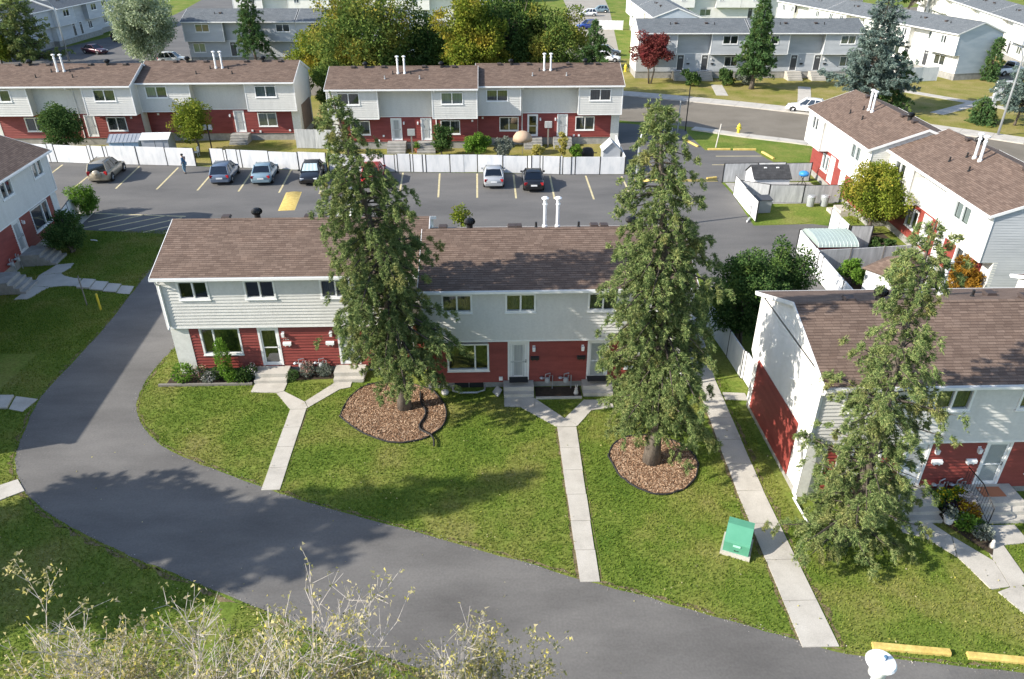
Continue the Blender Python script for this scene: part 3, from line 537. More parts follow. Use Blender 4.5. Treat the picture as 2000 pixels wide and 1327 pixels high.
def roof(root, x0, x1, yf, yb, ze, pitch, mat, th=0.16):
    """two slopes with real shingle courses, ridge cap, fascia and white gutter; eaves at yf and yb."""
    ym = (yf+yb)/2; run = ym-yf; rise = run*pitch; sl = math.hypot(run, rise); n = max(6, round(sl/0.142)); vs, fs, uvs = [], [], []
    for sgn in (1, -1):
        for i in range(n):
            s0, s1 = i/n, (i+1)/n+0.0
            y_a, y_b = (yf+run*s0, yf+run*s1) if sgn > 0 else (yb-run*s0, yb-run*s1)
            za, zb = ze+rise*s0+0.012, ze+rise*s1+0.001; o = len(vs)
            A, B, C, D, E_, F_ = (x0, y_a, za), (x1, y_a, za), (x1, y_b, zb), (x0, y_b, zb), (x0, y_a, za-.011), (x1, y_a, za-.011)
            if sgn > 0: q = [A, B, C, D, E_, F_]; f2 = [(0, 1, 2, 3), (4, 5, 1, 0)]
            else: q = [B, A, D, C, F_, E_]; f2 = [(0, 1, 2, 3), (4, 5, 1, 0)]
            vs += q; fs += [tuple(k+o for k in f) for f in f2]
            for f in f2:
                for k in f: p = q[k]; vv = (sl*s0 if k in (0, 1, 4, 5) else sl*s1)+(0 if sgn > 0 else 40.03); uvs.append((p[0]+0.07*(i % 3), vv*0.142/(sl/n)+.001))
    m = bpy.data.meshes.new('roof'); m.from_pydata(vs, [], fs); uv = m.uv_layers.new(name='UVMap'); uv.data.foreach_set('uv', [c for u in uvs for c in u]); m.update(); m.materials.append(MATS[mat])
    r = link('roof', m, root)
    MB().add([(x0, yf, ze), (x1, yf, ze), (x1, ym, ze+rise), (x0, ym, ze+rise), (x1, yb, ze), (x0, yb, ze),
              (x0, yf+.02, ze-th), (x1, yf+.02, ze-th), (x1, ym, ze+rise-th), (x0, ym, ze+rise-th), (x1, yb-.02, ze-th), (x0, yb-.02, ze-th)],
             [(0, 6, 7, 1), (6, 9, 8, 7), (9, 11, 10, 8), (11, 5, 4, 10), (0, 3, 9, 6), (3, 5, 11, 9), (1, 7, 8, 2), (2, 8, 10, 4)]).build('roof_deck', 'trim_white', r)
    cap = MB(); k = max(1, int((x1-x0)/0.3))
    for i in range(k):
        a, b = x0+(x1-x0)*i/k, x0+(x1-x0)*(i+1)/k+.02*(i < k-1); zz = ze+rise+0.028
        cap.add([(a, ym-.13, zz-.13*pitch), (b, ym-.13, zz-.13*pitch-.006), (b, ym, zz-.006), (a, ym, zz), (b, ym+.13, zz-.13*pitch-.006), (a, ym+.13, zz-.13*pitch)], [(0, 1, 2, 3), (3, 2, 4, 5)])
    cm = cap.mesh('ridge_cap'); cu = cm.uv_layers.new(name='UVMap'); cu.data.foreach_set('uv', [c for lp in cm.loops for c in (cm.vertices[lp.vertex_index].co.x, cm.vertices[lp.vertex_index].co.y)]); cm.materials.append(MATS[mat]); link('ridge_cap', cm, r)
    for yy, s in ((yf, -1), (yb, 1)):
        a, b = (yy-.11, yy-.003) if s < 0 else (yy+.003, yy+.11)
        MB().box(x0, a, ze-.13, x1, a+.012, ze-.02).box(x0, b-.012, ze-.13, x1, b, ze-.02).box(x0, a+.012, ze-.13, x1, b-.012, ze-.115).box(x0-.01, a, ze-.13, x0, b, ze-.02).box(x1, a, ze-.13, x1+.01, b, ze-.02).build('gutter', 'trim_white', root)
    for xx, s in ((x0, -1), (x1, 1)):       # rake trim along the gables
        a, b = (xx-.03, xx-.002) if s < 0 else (xx+.002, xx+.03)
        mb = MB()
        for (ya, za, yb2, zb2) in ((yf, ze, ym, ze+rise), (ym, ze+rise, yb, ze)):
            mb.add([(a, ya, za-th), (b, ya, za-th), (b, yb2, zb2-th), (a, yb2, zb2-th), (a, ya, za+.015), (b, ya, za+.015), (b, yb2, zb2+.015), (a, yb2, zb2+.015)], [(0, 3, 2, 1), (4, 5, 6, 7), (0, 1, 5, 4), (1, 2, 6, 5), (2, 3, 7, 6), (3, 0, 4, 7)])
        mb.build('rake_trim', 'trim_white', root)
    return lambda y: ze+pitch*((y-yf) if y < ym else (yb-y))
def turbine():
    mb = MB(); mb.lathe([(.15, -.1), (.15, .22), (.13, .24)], 12)
    pr = [(.16, .22), (.24, .28), (.27, .36), (.24, .46), (.14, .53), (.03, .55)]
    n = 18
    for k in range(n):
        a0, a1 = 2*math.pi*k/n, 2*math.pi*(k+.8)/n; vs = []
        for r, z in pr: vs += [(r*math.cos(a0)*1.04, r*math.sin(a0)*1.04, z), (r*.9*math.cos(a1), r*.9*math.sin(a1), z)]
        mb.add(vs, [(2*i, 2*i+1, 2*i+3, 2*i+2) for i in range(len(pr)-1)])
    mb.lathe([(.14, .22), (.2, .3), (.22, .37), (.2, .45), (.05, .52)], 12); return mb
def boxvent(): return MB().cbox((0, 0, -.05), .34, .34, .10).cbox((0, 0, .08), .44, .44, .10, 0, .82)
def flue(h): return MB().lathe([(.13, -.2), (.13, .12), (.085, .14), (.085, h*.78), (.12, h*.79), (.12, h*.83), (.085, h*.84), (.085, h-.10), (.08, h-.08), (.08, h-.03), (.17, h-.02), (.19, h+.04), (.10, h+.10), (.02, h+.11)], 12)
def pipe(): return MB().lathe([(.10, -.1), (.09, .05), (.055, .08), (.055, .30), (.04, .30)], 8)
def roofkit(root, rz_, items, fl_h=1.55):
    for k, x, y in items:
        z = rz_(y)
        if k == 't': link('turbine_vent', cached(('turbine',), turbine, 'black_metal'), root, (x, y, z))
        elif k == 'b': link('roof_vent', cached(('boxvent',), boxvent, 'brown_vent'), root, (x, y, z))
        elif k == 'p': link('plumbing_vent', cached(('pipe',), pipe, 'black_metal'), root, (x, y, z))
        elif k == 'w': link('plumbing_vent', cached(('pipew',), pipe, 'galvanised'), root, (x, y, z))
        elif k == 'f':
            for dx in (-.32, .32): link('flue_pipe', cached(('flue', fl_h), lambda: flue(fl_h), 'white_paint'), root, (x+dx, y, z))
def half(root, x0, x1, yg, cfg):
    """One half-block. yg: ground floor wall plane; bays: (xa, xb, overhang) of the upper floor."""
    up_m = cfg.get('up', 'white_siding'); lo_m = cfg.get('lo', 'red_siding'); ga_m = cfg.get('gable', 'stucco'); rf = cfg.get('roof', 'brown_shingles')
    zs, zt, D = cfg.get('zs', 2.75), cfg.get('zt', 5.55), cfg.get('D', 7.0); base = cfg.get('base', 0.34); bays = cfg['bays']; ov = max(b[2] for b in bays); yfu = yg-ov; ybu = yfu+D; ybg = ybu-cfg.get('rov', 0.5)
    low = cfg.get('low', 0.0)
    MB().box(x0+.02, yg+.03, -low-.2, x1-.02, ybg-.02, base).build('foundation', 'old_concrete', root)
    holes = lambda L_, xa, xb: [(c-w/2+.04-xa, c+w/2-.04-xa, z+.03, z+h-.03) for (k, c, z, w, h, *_) in L_ if xa-.01 <= c <= xb+.01]
    low_o = cfg.get('lower', []); up_o = cfg.get('upper', [])
    pil = cfg.get('pil', {})
    mb = MB(); siding(mb, (x0+pil.get('l', 0), yg), (x1-pil.get('r', 0), yg), base, zs, 0.16, 0.055, holes(low_o, x0+pil.get('l', 0), x1)); mb.build('lower_wall', lo_m, root)
    for s, w in pil.items():
        a, b = (x0-.01, x0+w) if s == 'l' else (x1-w, x1+.01); MB().box(a, yg-.06, 0.02-low, b, yg+.2, zs-.01).build('corner_pier', cfg.get('pilm', 'white_brick'), root)
    # upper floor
    for (a, b, o_) in bays:
        y = yg-o_; mb = MB(); siding(mb, (a, y), (b, y), zs, zt, cfg.get('ch', 0.165), 0.036, holes(up_o, a, b)); mb.build('upper_wall', up_m, root)
        if o_ < ov-0.05 or len(bays) > 1:
            pass
    for i, (a, b, o_) in enumerate(bays):        # returns and soffits of the projecting bays
        y = yg-o_
        for xx, nb, dirn in ((a, bays[i-1] if i else None, -1), (b, bays[i+1] if i+1 < len(bays) else None, 1)):
            oy = yg-(nb[2] if nb else -0.02)
            if oy > y+0.05 and nb:
                mb = MB(); siding(mb, (xx, y) if dirn > 0 else (xx, oy), (xx, oy) if dirn > 0 else (xx, y), zs, zt, cfg.get('ch', 0.145), 0.012); mb.build('bay_side', up_m, root)
                MB().box(xx-.05, y-.045, zs-.03, xx+.05, y-.002, zt).build('corner_trim', 'trim_white', root)
        if o_ > .05: MB().box(a+.002, y+.002, zs-.06, b-.002, yg+.04, zs+.012).build('soffit', 'trim_white', root)
    MB().box(x0, yfu-.003, zt-.02, x1, ybu, zt+.05).build('ceiling_plate', 'trim_white', root)
    if cfg.get('drip', True):
        for (a, b, o_) in bays: MB().box(a, yg-o_-.035, zs-.05, b, yg-o_-.004, zs+.03).build('sill_trim', 'trim_white', root)
    # rear
    mb = MB(); siding(mb, (x1, ybu), (x0, ybu), zs, zt, 0.29, .02); siding(mb, (x1, ybg), (x0, ybg), base, zs, .29, .02); mb.build('rear_wall', up_m, root)
    # gables
    pitch = cfg.get('pitch', 0.37); oh = 0.35; zeave = zt-0.02
    for s in ('l', 'r'):
        xx = x0 if s == 'l' else x1; gm = cfg.get('gable_'+s, ga_m)
        ya, yb = (ybu, yfu) if s == 'l' else (yfu, ybu); Lg = D; pk = (zt+.02, pitch, Lg/2, Lg/2)
        mb = MB()
        if gm == 'stucco':
            zp = zt+pitch*(D/2)+.02; poly = [(yfu, zs), (yfu, zt+.02), ((yfu+ybu)/2, zp), (ybu, zt+.02), (ybu, zs), (ybg, zs-.35), (ybg, base), (yg, base), (yg, zs-.02)]
            v = [(xx, y, z) for y, z in poly]; mb.add(v, [tuple(range(len(v))) if s == 'l' else tuple(range(len(v)-1, -1, -1))])
        else:
            siding(mb, (xx, ya), (xx, yb), zs, 9, 0.16, .018, (), pk)
            siding(mb, (xx, ybg) if s == 'l' else (xx, yg), (xx, yg) if s == 'l' else (xx, ybg), base, zs, .16, .018)
        mb.build('gable_wall', gm, root)
        if cfg.get('panel_'+s):
            pm, pz = cfg['panel_'+s]; mb = MB(); siding(mb, (xx-.012, ybg-.55) if s == 'l' else (xx+.012, yg+.95), (xx-.012, yg+.95) if s == 'l' else (xx+.012, ybg-.55), base, pz, .17, .045); mb.build('red_panel' if 'red' in pm else 'gable_panel', pm, root)
        MB().box(xx-.05 if s == 'l' else xx-.04, yfu-.05, zs-.03, xx+.04 if s == 'l' else xx+.05, yfu-.003, zt).build('corner_trim', 'trim_white', root)
    f = roof(root, x0-.12, x1+.12, yfu-oh, ybu+oh, zeave, pitch, rf)
    # openings
    def plane(c):
        for a, b, o_ in bays:
            if a <= c <= b: return yg-o_
        return yfu
    for it in low_o:
        k, c, z, w, h = it[:5]
        if k == 'door': door(root, c, yg, z, 0, it[5], w, h)
        else: window(root, c, yg, z, 0, w, h, it[5] if len(it) > 5 else 'slider', it[6] if len(it) > 6 else None)
    for it in up_o:
        k, c, z, w, h = it[:5]; window(root, c, plane(c), z, 0, w, h, it[5] if len(it) > 5 else 'slider', it[6] if len(it) > 6 else None)
    for x, yy, zb in cfg.get('spouts', []):
        MB().tube([(x, yfu-oh-.05, zeave-.12), (x, yfu-oh+.02, zeave-.3), (x, yy-.07, zeave-.5), (x, yy-.07, zb+.12), (x, yy-.25, zb)], .045, 4).build('downspout', 'trim_white', root)
    return f
def wall_lamp(root, x, y, z): MB().box(x-.06, y-.04, z-.06, x+.06, y-.003, z+.16).cbox((x, y-.12, z-.10), .12, .12, .20, 0, 1.2).build('wall_lamp', 'white_paint', root)
def mailbox(root, x, y, z, m='white_paint'): MB().add([(x-.2, y-.003, z), (x+.2, y-.003, z), (x+.2, y-.003, z+.2), (x-.2, y-.003, z+.2), (x-.2, y-.15, z), (x+.2, y-.15, z), (x+.2, y-.15, z+.12), (x-.2, y-.15, z+.12)], [(0, 3, 2, 1), (4, 5, 6, 7), (0, 1, 5, 4), (1, 2, 6, 5), (2, 3, 7, 6), (3, 0, 4, 7)]).box(x-.12, y-.13, z-.07, x-.08, y-.03, z-.002).box(x+.08, y-.13, z-.07, x+.12, y-.03, z-.002).build('mailbox', m, root)
def gas_meter(root, x, y, z=0.25):
    o = MB().lathe([(.05, 0), (.12, .03), (.13, .16), (.10, .26), (.04, .28)], 10, (x, y-.22, z+.12)).build('gas_meter', 'meter_grey', root)
    MB().tube([(x-.1, y-.22, z+.38), (x-.1, y-.22, z+.6), (x+.14, y-.12, z+.6), (x+.14, y-.03, z+.5)], .025, 5).tube([(x+.1, y-.22, z+.36), (x+.1, y-.22, z+.52), (x+.25, y-.2, z+.52), (x+.25, y-.2, -z)], .025, 5).lathe([(.09, 0), (.11, .04), (.05, .09)], 8, (x-.28, y-.2, z+.35)).tube([(x-.28, y-.2, z+.36), (x-.1, y-.22, z+.4)], .02, 5).build('pipework', 'galvanised', o)
def dryer_vent(root, x, y, z): MB().box(x-.09, y-.10, z-.09, x+.09, y-.003, z+.09).build('wall_vent', 'white_paint', root)

# ---- main row between the two mulched spruces
main = thing('townhouse_row', 'red and off-white townhouse row with brown roof behind the two mulched spruces', 'townhouse', (0, 0, 0))
ZB = 0.45
hl = half(main, -15.65, -3.2, 31.82, dict(bays=[(-15.65, -3.2, 0.2)], pil={'l': .85}, spouts=[(-15.55, 31.62, 2.75)], gable_l='white_siding',
    lower=[('win', -13.35, 1.10, 1.95, 1.52, 'picture_l'), ('door', -11.0, ZB, 1.02, 2.15, 'storm'), ('door', -7.15, ZB, 1.02, 2.15, 'storm_light'), ('win', -4.9, 1.10, 1.95, 1.52, 'picture_r')],
    upper=[('win', -14.05, 4.25, 1.45, 0.98, 'slider'), ('win', -10.95, 4.25, 1.45, 0.98, 'slider'), ('win', -7.4, 4.25, 1.45, .98, 'slider', 'd-'), ('win', -4.6, 4.25, 1.45, .98, 'slider', 'd-')]))
hr = half(main, -3.2, 9.15, 30.1, dict(bays=[(-3.2, 9.15, 0.2)], pil={'r': .85}, gable_r='white_siding', spouts=[(9.05, 29.9, 0.3)],
    lower=[('win', -1.2, 1.0, 2.0, 1.5, 'picture_r', '--'), ('door', 1.2, ZB, 1.02, 2.15, 'french'), ('door', 5.0, ZB, 1.02, 2.15, 'storm_light'), ('win', 7.3, 1.0, 2.0, 1.5, 'picture_l')],
    upper=[('win', -1.62, 4.25, 1.40, 0.95, 'slider', 'd'), ('win', 1.28, 4.25, 1.40, 0.95, 'slider', 'd'), ('win', 5.05, 4.25, 1.40, .95, 'slider', 'd'), ('win', 7.9, 4.25, 1.4, .95, 'slider')]))
roofkit(main, hl, [('b', -13.3, 35.6), ('t', -11.75, 35.6), ('b', -9.2, 35.65), ('b', -8.6, 36.1), ('p', -8.0, 35.9), ('f', -7.55, 36.6), ('t', -5.6, 35.6), ('b', -4.3, 35.6)], 1.5)
roofkit(main, hr, [('b', -2.35, 33.85), ('t', -1.05, 33.8), ('b', 1.0, 33.85), ('b', 1.3, 34.4), ('p', 2.2, 34.2), ('f', 3.0, 34.9), ('p', 4.3, 34.2), ('b', 5.1, 34.4), ('b', 5.5, 33.85), ('t', 6.8, 33.8)], 1.5)
for x, y in ((-10.28, 31.82), (-7.95, 31.82), (1.93, 30.1), (4.25, 30.1)): wall_lamp(main, x, y, 2.2)
for x, y, m in ((-10.15, 31.82, 'white_paint'), (-8.05, 31.82, 'white_paint'), (1.98, 30.1, 'black_metal'), (4.2, 30.1, 'black_metal')): mailbox(main, x, y, 1.62, m)
for x, y in ((2.6, 30.1), (3.5, 30.1), (-9.6, 31.82), (-8.6, 31.82)): gas_meter(main, x, y)
dryer_vent(main, 0.35, 30.1, .55)
# house number 126 beside the first door: three raised digits
def digits(txt, root, x, y, z, size, mat, rz=0, name='house_number'):
    c = bpy.data.curves.new(name, 'FONT'); c.body = txt; c.size = size; c.extrude = 0.008; o0 = bpy.data.objects.new(name, c); COL.objects.link(o0)
    dg = bpy.context.evaluated_depsgraph_get(); m = bpy.data.meshes.new_from_object(o0.evaluated_get(dg)); bpy.data.objects.remove(o0); m.materials.clear(); m.materials.append(MATS[mat])
    o = link(name, m, root, (x, y, z)); o.rotation_euler = (R(90), 0, rz); return o
digits('126', main, -10.36, 31.785, 1.88, 0.22, 'pale_stone')
# basement window well
MB().tube([(-2.0, 30.05, .22), (-1.95, 29.55, .22), (-1.6, 29.35, .22), (-0.8, 29.35, .22), (-.45, 29.55, .22), (-.4, 30.05, .22)], .05, 5).build('window_well', 'galvanised', main)
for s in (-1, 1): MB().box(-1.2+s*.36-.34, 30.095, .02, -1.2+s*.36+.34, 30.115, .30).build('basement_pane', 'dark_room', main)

# ---- row at the right with the white gable
rrow = thing('townhouse_row', 'townhouse row with white stucco gable and red gable panel by the sidewalk', 'townhouse', (0, 0, 0))
rh = half(rrow, 11.85, 24.3, 21.95, dict(bays=[(11.85, 24.3, 0.2)], pil={'l': .85}, gable_l='stucco', panel_l=('red_siding', 2.85), spouts=[(11.75, 21.75, .25)],
    lower=[('win', 14.0, 1.0, 1.7, 1.5, 'picture_l'), ('door', 16.2, ZB, 1.02, 2.15, 'white'), ('door', 19.35, ZB, 1.02, 2.15, 'storm_light'), ('win', 21.8, 1.0, 2.0, 1.5, 'picture_r')],
    upper=[('win', 13.4, 4.2, 1.4, .98), ('win', 16.75, 4.2, 1.45, .98, 'slider', 'dd'), ('win', 19.95, 4.2, 1.45, .98, 'slider', 'd'), ('win', 22.9, 4.2, 1.4, .98)]))
half(rrow, 24.3, 36.6, 23.4, dict(bays=[(24.3, 36.6, .2)], pil={'r': .85}, lower=[('door', 28, ZB, 1.02, 2.15, 'white'), ('door', 32, ZB, 1.02, 2.15, 'white')], upper=[('win', 26, 4.2, 1.4, .98), ('win', 34, 4.2, 1.4, .98)]))
roofkit(rrow, rh, [('b', 14.0, 25.5), ('t', 15.25, 25.55), ('b', 16.3, 25.6), ('f', 18.2, 26.9), ('p', 19.5, 26.3), ('b', 20.4, 26.6), ('b', 21.1, 25.55), ('t', 22.2, 25.55)], 1.5)
for x in (16.95, 18.6): wall_lamp(rrow, x, 21.95, 2.2)
for x in (17.1, 18.45): mailbox(rrow, x, 21.95, 1.6)
for x in (17.5, 18.2): gas_meter(rrow, x, 21.95)
MB().tube([(11.78, 24.3, 4.05), (11.78, 22.6, 4.9)], .03, 5).build('conduit', 'white_paint', rrow)
MB().tube([(11.75, 21.75, .1), (11.82, 20.3, .06)], .05, 5).build('spout_extension', 'white_paint', rrow)

# ---- rows beyond the parking lot (their backs: bay, recess, bay)
def back_cfg(x0, x1, zoff, doors, lowwins, upwins, ov=0.95, **k):
    W_ = x1-x0; a, b = x0+W_*k.pop('fa', .33), x0+W_*k.pop('fb', .685)
    return dict(bays=[(x0, a, ov), (a, b, 0.0), (b, x1, ov)], lower=[('door', c, ZB, 1.05, 2.15, kd) for c, kd in doors]+lowwins, upper=upwins, low=zoff+.1, **k)
ra = thing('townhouse_row', 'long brown-roofed townhouse row behind the fence where the person walks', 'townhouse', (0, 0, 0.4))
u = lambda c, cu='d': ('win', c, 4.05, 2.1, 1.12, 'slider', cu)
lw = lambda c, cu='d', w=1.9: ('win', c, 1.0, w, 1.35, 'slider', cu)
fa1 = half(ra, -49.2, -34.4, 75.2, back_cfg(-49.2, -34.4, .4, [(-39.5, 'french')], [lw(-44.9), lw(-36.95)], [u(-46.9), u(-37.0)], gable='white_siding', pil={'l': .9}, spouts=[(-40.4, 75.2, .3)]))
fa2 = half(ra, -34.4, -19.2, 76.6, back_cfg(-34.4, -19.2, .4, [(-25.3, 'french')], [lw(-30.6), lw(-22.5, 'l')], [u(-32.6, 'ld'), u(-22.0, 'l')], gable='stucco', gable_r='white_siding', panel_r=('tan_panel', 2.9), pil={'r': .8}))
for f, xo in ((fa1, -49.2), (fa2, -34.4)):
    yr = 77.6 if xo < -40 else 79.0
    roofkit(ra, f, [('b', xo+3.0, yr-.1), ('t', xo+4.2, yr-.1), ('b', xo+6.0, yr-.1), ('f', xo+7.6, yr-1.2), ('p', xo+6.75, yr-1.3), ('p', xo+8.5, yr-1.3), ('p', xo+5.6, yr-2.2), ('p', xo+9.1, yr-2.2), ('b', xo+10.0, yr-.1), ('t', xo+11.7, yr-.1), ('b', xo+13.4, yr-.1)], 1.5)
for x, y, z in ((-35.4, 75.2, 2.3), (-33.3, 76.6, 2.3), (-24.2, 76.6, .6), (-23.4, 76.6, .5), (-20.4, 76.6, .6)): dryer_vent(ra, x, y, z)
wall_lamp(ra, -26.2, 76.6, 2.1)
rb = thing('townhouse_row', 'townhouse row with four white back doors behind fenced gardens and parked silver car', 'townhouse', (0, 0, 0.4))
fb1 = half(rb, -15.3, -1.2, 72.9, back_cfg(-15.3, -1.2, .4, [(-9.1, 'french'), (-6.2, 'french')], [lw(-12.6), lw(-3.85)], [u(-13.3, 'd'), u(-3.55, 'l')], gable='white_siding', pil={'l': .8}, spouts=[(-5.2, 72.9, .3)], fa=.335, fb=.70))
fb2 = half(rb, -1.2, 12.85, 74.1, back_cfg(-1.2, 12.85, .4, [(4.25, 'storm'), (7.2, 'french')], [lw(1.9), lw(9.45)], [u(.75, 'd'), u(10.7, 'd')], gable='white_siding', gable_r='white_siding', pil={'r': .8}, spouts=[(3.2, 74.1, .3)], fa=.30, fb=.70))
for f, xo, yr in ((fb1, -15.3, 75.3), (fb2, -1.2, 76.5)):
    roofkit(rb, f, [('b', xo+2.2, yr-.1), ('t', xo+3.4, yr-.1), ('b', xo+5.1, yr-.1), ('f', xo+6.9, yr-1.1), ('p', xo+6.1, yr-1.2), ('p', xo+7.8, yr-1.2), ('w', xo+5.4, yr-2.0), ('w', xo+8.7, yr-2.0), ('b', xo+9.0, yr-.1), ('t', xo+10.7, yr-.1), ('b', xo+11.9, yr-.1)], 1.5)
for x, y in ((-8.35, 72.9), (-7.0, 72.9), (5.0, 74.1), (6.5, 74.1)): wall_lamp(rb, x, y, 2.1)
for x, y, z in ((-10.4, 72.9, .9), (-10.9, 72.9, .45), (-1.7, 72.9, 2.3), (-.7, 74.1, 2.3), (2.7, 74.1, .9), (8.4, 74.1, .5), (8.9, 74.1, .5)): dryer_vent(rb, x, y, z)

# ---- rows running away from the camera (local x along the row, front = local -y)
re_ = thing('townhouse_row', 'townhouse row with stepped roofs and bright white side walls beside the fenced yards', 'townhouse', (27.65, 64.1, 0.2), R(-93))
noisy('bright_stucco', [(0.70, 0.69, 0.65), (0.78, 0.77, 0.74)], 1.2, 0.85)
cfgE = back_cfg(0, 13.2, .2, [(4.9, 'white'), (7.4, 'white')], [lw(3.4, 'l', 1.5), lw(10.6, 'd')], [('win', 1.7, 4.0, 1.5, 1.15, 'slider', 'd'), ('win', 10.6, 4.0, 1.9, 1.15, 'slider', 'l')], ov=.85, gable='white_siding', gable_r='white_siding', fa=.27, fb=.62); cfgE['up'] = 'bright_stucco'; cfgE['ch'] = 0.28
re1 = half(re_, 0.0, 13.2, 0.85, cfgE)
cfgE2 = back_cfg(13.2, 26.4, .2, [(18.6, 'white'), (20.6, 'white')], [lw(16.6, 'd', 1.6), lw(23.4, 'd', 1.7)], [('win', 14.9, 4.0, 1.7, 1.15, 'slider', 'd'), ('win', 23.4, 4.0, 1.9, 1.15, 'slider', 'l')], ov=.85, gable='white_siding', gable_r='grey_siding', fa=.27, fb=.62, pil={'r': .9}); cfgE2['up'] = 'bright_stucco'; cfgE2['ch'] = 0.28
re2 = half(re_, 13.2, 26.4, 2.25, cfgE2)
for f, xo, yr in ((re1, 0, 3.3), (re2, 13.2, 4.7)):
    roofkit(re_, f, [('b', xo+2.8, yr+.1), ('t', xo+4.0, yr+.1), ('b', xo+9.4, yr+.1), ('f', xo+6.0, yr-.9), ('t', xo+10.4, yr+.1), ('p', xo+5.2, yr-1.1), ('p', xo+5.0, yr-2.0), ('p', xo+7.2, yr-1.9), ('b', xo+11.2, yr+.1)], 1.5)
rl = thing('townhouse_row', 'townhouse row with shaded front and concrete steps, across the lane from the lawn', 'townhouse', (-29.4, 23.6, 0.25), R(90+4.2))
# local x runs away from the camera; local -y faces the lane (+X)
fl1 = half(rl, 0.0, 14.2, -1.25, dict(bays=[(0, 14.2, .2)], gable='white_siding', lower=[('door', 5, ZB, 1.02, 2.15, 'french'), ('door', 9, ZB, 1.02, 2.15, 'french')], upper=[('win', 3, 4.2, 1.4, 1.0), ('win', 11, 4.2, 1.4, 1.0)], low=.3))
fl2 = half(rl, 14.2, 28.6, -.15, dict(bays=[(14.2, 28.6, .2)], gable='white_siding', pil={'r': .8}, lower=[('door', 18.3, ZB, 1.02, 2.15, 'french'), ('door', 22.6, ZB, 1.02, 2.15, 'french'), ('win', 25.9, .95, 2.5, 1.6, 'picture_r')], upper=[('win', 16.0, 4.2, 1.5, 1.1), ('win', 22.6, 4.2, 1.5, 1.1, 'slider', 'd'), ('win', 26.9, 4.2, 1.5, 1.1, 'slider', 'l')], low=.3))
wall_lamp(rl, 23.4, -.15, 2.2); gas_meter(rl, 21.2, -.15); gas_meter(rl, 20.4, -.15)

# ---- grey and white rows in the distance
gcfg = dict(up='grey_siding', lo='grey_siding', gable='bright_stucco', roof='grey_shingles', drip=True)
def far_row(label, loc, rz, halves, mats, low=.8):
    t = thing('townhouse_row', label, 'townhouse', loc, rz)
    for (x0, x1, y, doors, lws, uws) in halves:
        c = back_cfg(x0, x1, low, [], lws, uws, ov=.9, fa=.35, fb=.66, **{k: v for k, v in mats.items()}); c['lower'] = [('door', d, ZB, 1.05, 2.15, 'dark') for d in doors]+lws
        f = half(t, x0, x1, y, c); ym = y-.9+3.5
        roofkit(t, f, [('p', x0+4.5, ym-1.6), ('b', x0+5.3, ym-1.4), ('b', x0+9.5, ym-1.4), ('p', x0+10.6, ym-1.6)])
    return t
fe = far_row('grey-sided townhouse row with slate-grey roof and dark doors behind the red-leaved tree', (20.6, 107.6, .6), R(-1.5), [(0, 15.2, .9, [6.2, 9.6], [lw(13.3, 'd')], [u(3.2, 'd'), u(12.6, 'd')]), (15.2, 31.0, .9, [22.1, 25.4], [lw(18.0, 'd'), lw(29.5, 'l')], [u(18.2, 'd'), u(28.8, 'l')])], gcfg)
for d in (6.2, 9.6, 22.1, 25.4):
    wall_lamp(fe, d+.9, .9, 2.0); mailbox(fe, d+1.1, .9, 1.3, 'black_metal')
fc = far_row('grey townhouse row behind the thin dark spruce and silver-leaved tree', (-46.0, 121.0, .7), R(-1), [(0, 17.0, .9, [6.8], [lw(1.6, 'l')], [u(2.9, 'd'), u(15.0, 'd')]), (17.0, 34.0, .9, [24], [], [u(20, 'd'), u(31, 'd')])], gcfg)
wcfg = dict(up='bright_stucco', lo='bright_stucco', gable='blue_siding', roof='grey_shingles', drip=False)
n_ = lambda c, w=1.1: ('win', c, 4.0, w, 1.1, 'slider', 'ld')
ff = far_row('long white townhouse row ending in a blue-grey gable beside a white fence', (55.0, 151.0, .55), R(-79), [(0, 15.5, .9, [5, 9], [lw(2, 'd')], [n_(2), n_(5), n_(10), n_(13)]), (15.5, 31.5, .9, [22, 26], [lw(18, 'd')], [n_(17), n_(20), n_(25), n_(29)]), (31.5, 46.5, .9, [36.0, 40.2], [lw(33.3, 'd', 2.2), lw(43.0, 'd', 2.2)], [n_(33.0), n_(35.6), n_(40.2), n_(43.8)])], wcfg)
dcfg = dict(up='grey_siding', lo='grey_siding', gable='bright_stucco', roof='grey_shingles', drip=False)
fd = far_row('shaded blue-grey townhouse row with stair and dark cars parked in front', (-75.3, 124.0, .6), R(89), [(0, 16, .9, [8], [lw(3, 'd', 1.2), lw(6, 'd', 1.2)], [u(2.5, 'l'), u(6, 'd')]), (16, 32, 0, [22, 24.5], [lw(28, 'd', 1.5)], [u(19, 'd'), u(29, 'd')]), (32, 48, .9, [40], [lw(36, 'd', 1.5)], [u(35, 'd'), u(45, 'd')])], dcfg)
fg = far_row('white house end with broad grey gable standing beside the paved side lane', (27.6, 160, .5), R(-92), [(0, 17, .9, [6, 10], [lw(3)], [n_(3), n_(12)]), (17, 34, .9, [22, 27], [lw(30)], [n_(20), n_(30)])], wcfg)
fh = far_row('white townhouse row with dark window strips in the far corner beyond the van', (95.0, 177.0, .5), R(-104), [(0, 16, .9, [6.3, 9.3], [lw(2.2, 'd', 1.3), lw(13, 'd', 1.3)], [n_(4), n_(12)]), (16, 32, .9, [22, 25.5], [lw(18.5, 'd', 1.3), lw(29.5, 'd', 1.3)], [n_(19), n_(29)]), (32, 48, .9, [38], [lw(35)], [n_(35), n_(44)]), (48, 64, .9, [54, 57], [lw(50.5), lw(61)], [n_(51), n_(61)])], wcfg)
